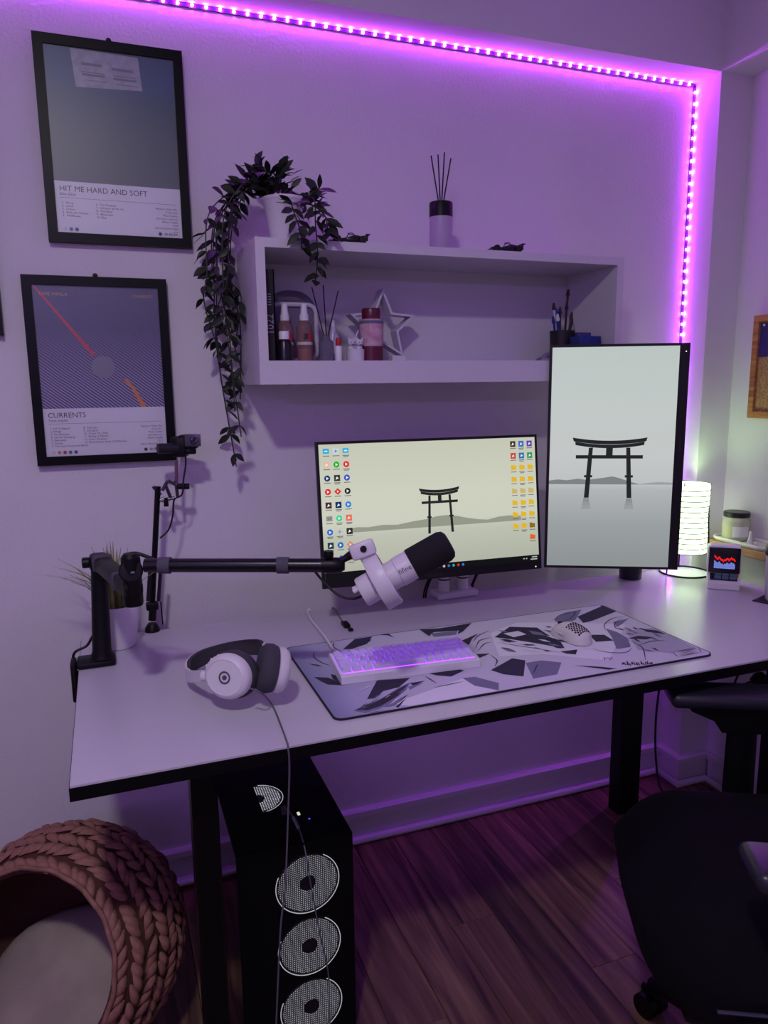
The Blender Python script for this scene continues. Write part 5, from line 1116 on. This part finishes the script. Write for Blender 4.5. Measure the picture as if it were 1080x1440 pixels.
MB().cyl((0, 0, .07), (0, 0, .135), .045).build('hub', CPL, ch)
ca = V((1.055, -.872, 0))-CH; base_a = math.atan2(ca.dot(fw), ca.dot(fw.cross(V((0, 0, 1)))))
for k in range(5):
    a = base_a+2*math.pi*k/5; d_ = V((math.cos(a), math.sin(a), 0)); rr_ = .27
    sp_ = MB().tube([d_*.03+V((0, 0, .115)), d_*.14+V((0, 0, .105)), d_*rr_+V((0, 0, .078))], [.028, .022, .016], 10, True, .8).build('base_spoke', CPL, ch)
    for e in (-1, 1): MB().lathe([(.012, -.011), (.027, -.009), (.027, .009), (.012, .011)], n=20, M=axis_frame(V((-d_.y, d_.x, 0)), d_*rr_+V((-d_.y, d_.x, 0))*.016*e+V((0, 0, .0275)), (0, 0, 1))).build('caster_wheel', CPL, sp_)
    MB().rbox((0, 0, 0), (.05, .012, .035), .005, 2, axis_frame((0, 0, 1), d_*rr_+V((0, 0, .045)), d_)).cyl(d_*rr_+V((0, 0, .055)), d_*rr_+V((0, 0, .08)), .009, n=10).build('caster_fork', CPL, sp_)
PAD = mat('armrest_pad', '#24222c', .34)
for e in (-1, 1):
    X = .315 if e > 0 else -.286
    YP = 0 if e > 0 else .035
    MB().tube([(X*.55, -.02, .395), (X*.86, -.02, .395), (X*.97, -.02, .42), (X, -.02, .50), (X, -.02, .66)], [.022, .024, .030, .034, .032], 12, True, .55).build('arm_post', CPL, ch)
    MB().prism([(-.085, .700), (.105, .700), (.095, .686), (.045, .665), (.030, .64), (-.055, .64), (-.062, .668)], X-.024, X+.024, Matrix(((0, 0, 1, 0), (1, 0, 0, 0), (0, 1, 0, 0), (0, 0, 0, 1)))).build('arm_bracket', CPL, ch, 30)
    MB().rbox((X, .005+YP, .715), (.092, .275, .034), .014, 3).build('arm_pad', PAD, ch)
b = MB()
for i in range(9):
    for j in range(13):
        u, v = -1+2*i/8, j/12; b.v.append(V((.235*u*(1-.12*v), -.300-.09*v+.05*math.cos(u*1.3)*-1+.04*(1-v)*v, .53+.62*v)))
for i in range(8):
    for j in range(12): q = i*13+j; b.f.append((q, q+13, q+14, q+1))
bo = b.build('backrest', FAB, ch, 60); so = bo.modifiers.new('thick', 'SOLIDIFY'); so.thickness = .05
MB().rbox((0, -.30, .43), (.07, .14, .03), .01).rbox((0, -.375, .56), (.07, .03, .30), .01).build('back_bracket', CPL, ch)
# ------------------------------------------------------------------ sockets and cables under the desk
ad = thing('power_adapter', 'white plug-in adapter on the side of the pier under desk', 'adapter', (PX, -.055, .30))
MB().rbox((PX-.014, -.055, .31), (.026, .045, .11), .006, 2).build('adapter_body', WHITE_P, ad, 35, True)
cable('adapter_lead', [(PX-.012, -.050, .36), (1.74, -.075, .42), (1.70, -.085, .52), (1.66, -.10, .62), (1.62, -.115, .70)], .0012, mat('clear_lead', '#c9b8d8', .4), 'thin pale lead running from the adapter up under the desk')
cable('floor_cable', [(1.69, -.12, .745), (1.695, -.115, .60), (1.692, -.105, .40), (1.688, -.10, .25), (1.68, -.12, .12), (1.675, -.16, .03), (1.70, -.22, .006)], .0036, CABLE_K, 'black cable dropping from the desk to the floor near pier')
so_ = thing('wall_socket', 'double wall socket with black plugs on the right wall', 'socket', (XR, -.30, .5))
MB().rbox((XR-.006, -.33, .50), (.010, .085, .155), .003, 2).build('plate', WHITE_P, so_, 35, True)
for z in (.535, .462):
    MB().cyl((XR-.010, -.33, z), (XR-.020, -.33, z), .026, n=24).build('socket_ring', WHITE_P, so_, 35, True)
for z, lb in ((.535, 'black plug in the upper half of the wall socket'), (.462, 'black plug in the lower half of the wall socket')):
    p = thing('power_plug', lb, 'plug', (XR-.022, -.33, z))
    MB().tube([(0, 0, 0), (-.016, 0, 0), (-.036, 0, -.006)], [.020, .020, .013], 16).build('plug_body', BLACK_P, p)
    MB().tube(spline([(-.034, 0, -.006), (-.06, .01, -.02), (-.07, .04, -.10), (-.05, .06, -.22)], 6), .0035, 8).build('plug_lead', CABLE_K, p, 60)
cable('tangled_lead', [(1.60, -.60, .735), (1.64, -.55, .70), (1.68, -.52, .715), (1.70, -.55, .69), (1.75, -.50, .70), (1.78, -.42, .735)], .0028, CABLE_K, 'black lead looping under the right end of desk')
o = MB().rbox((XR-.011, -.47, .55), (.020, .04, 1.05), .006, 2).build('trim_3', SK); struct(o, 'white vertical cable duct on the right wall')
cable('cable_conduit', [(-.55, -.040, .030), (-.1, -.042, .028), (.10, -.045, .024), (.35, -.045, .018), (.6, -.045, .018)], .0085, SK, 'white cable conduit lying along the skirting by the basket', 'conduit')
cable('desk_side_cable', [W(131, 893, 'y', -.27), W(122, 908, 'y', -.27), (-.100, -.272, .810), (-.104, -.255, .775), (-.09, -.25, .745), (-.05, -.25, .735)], .003, CABLE_K, 'black cable dropping beside the boom arm clamp')
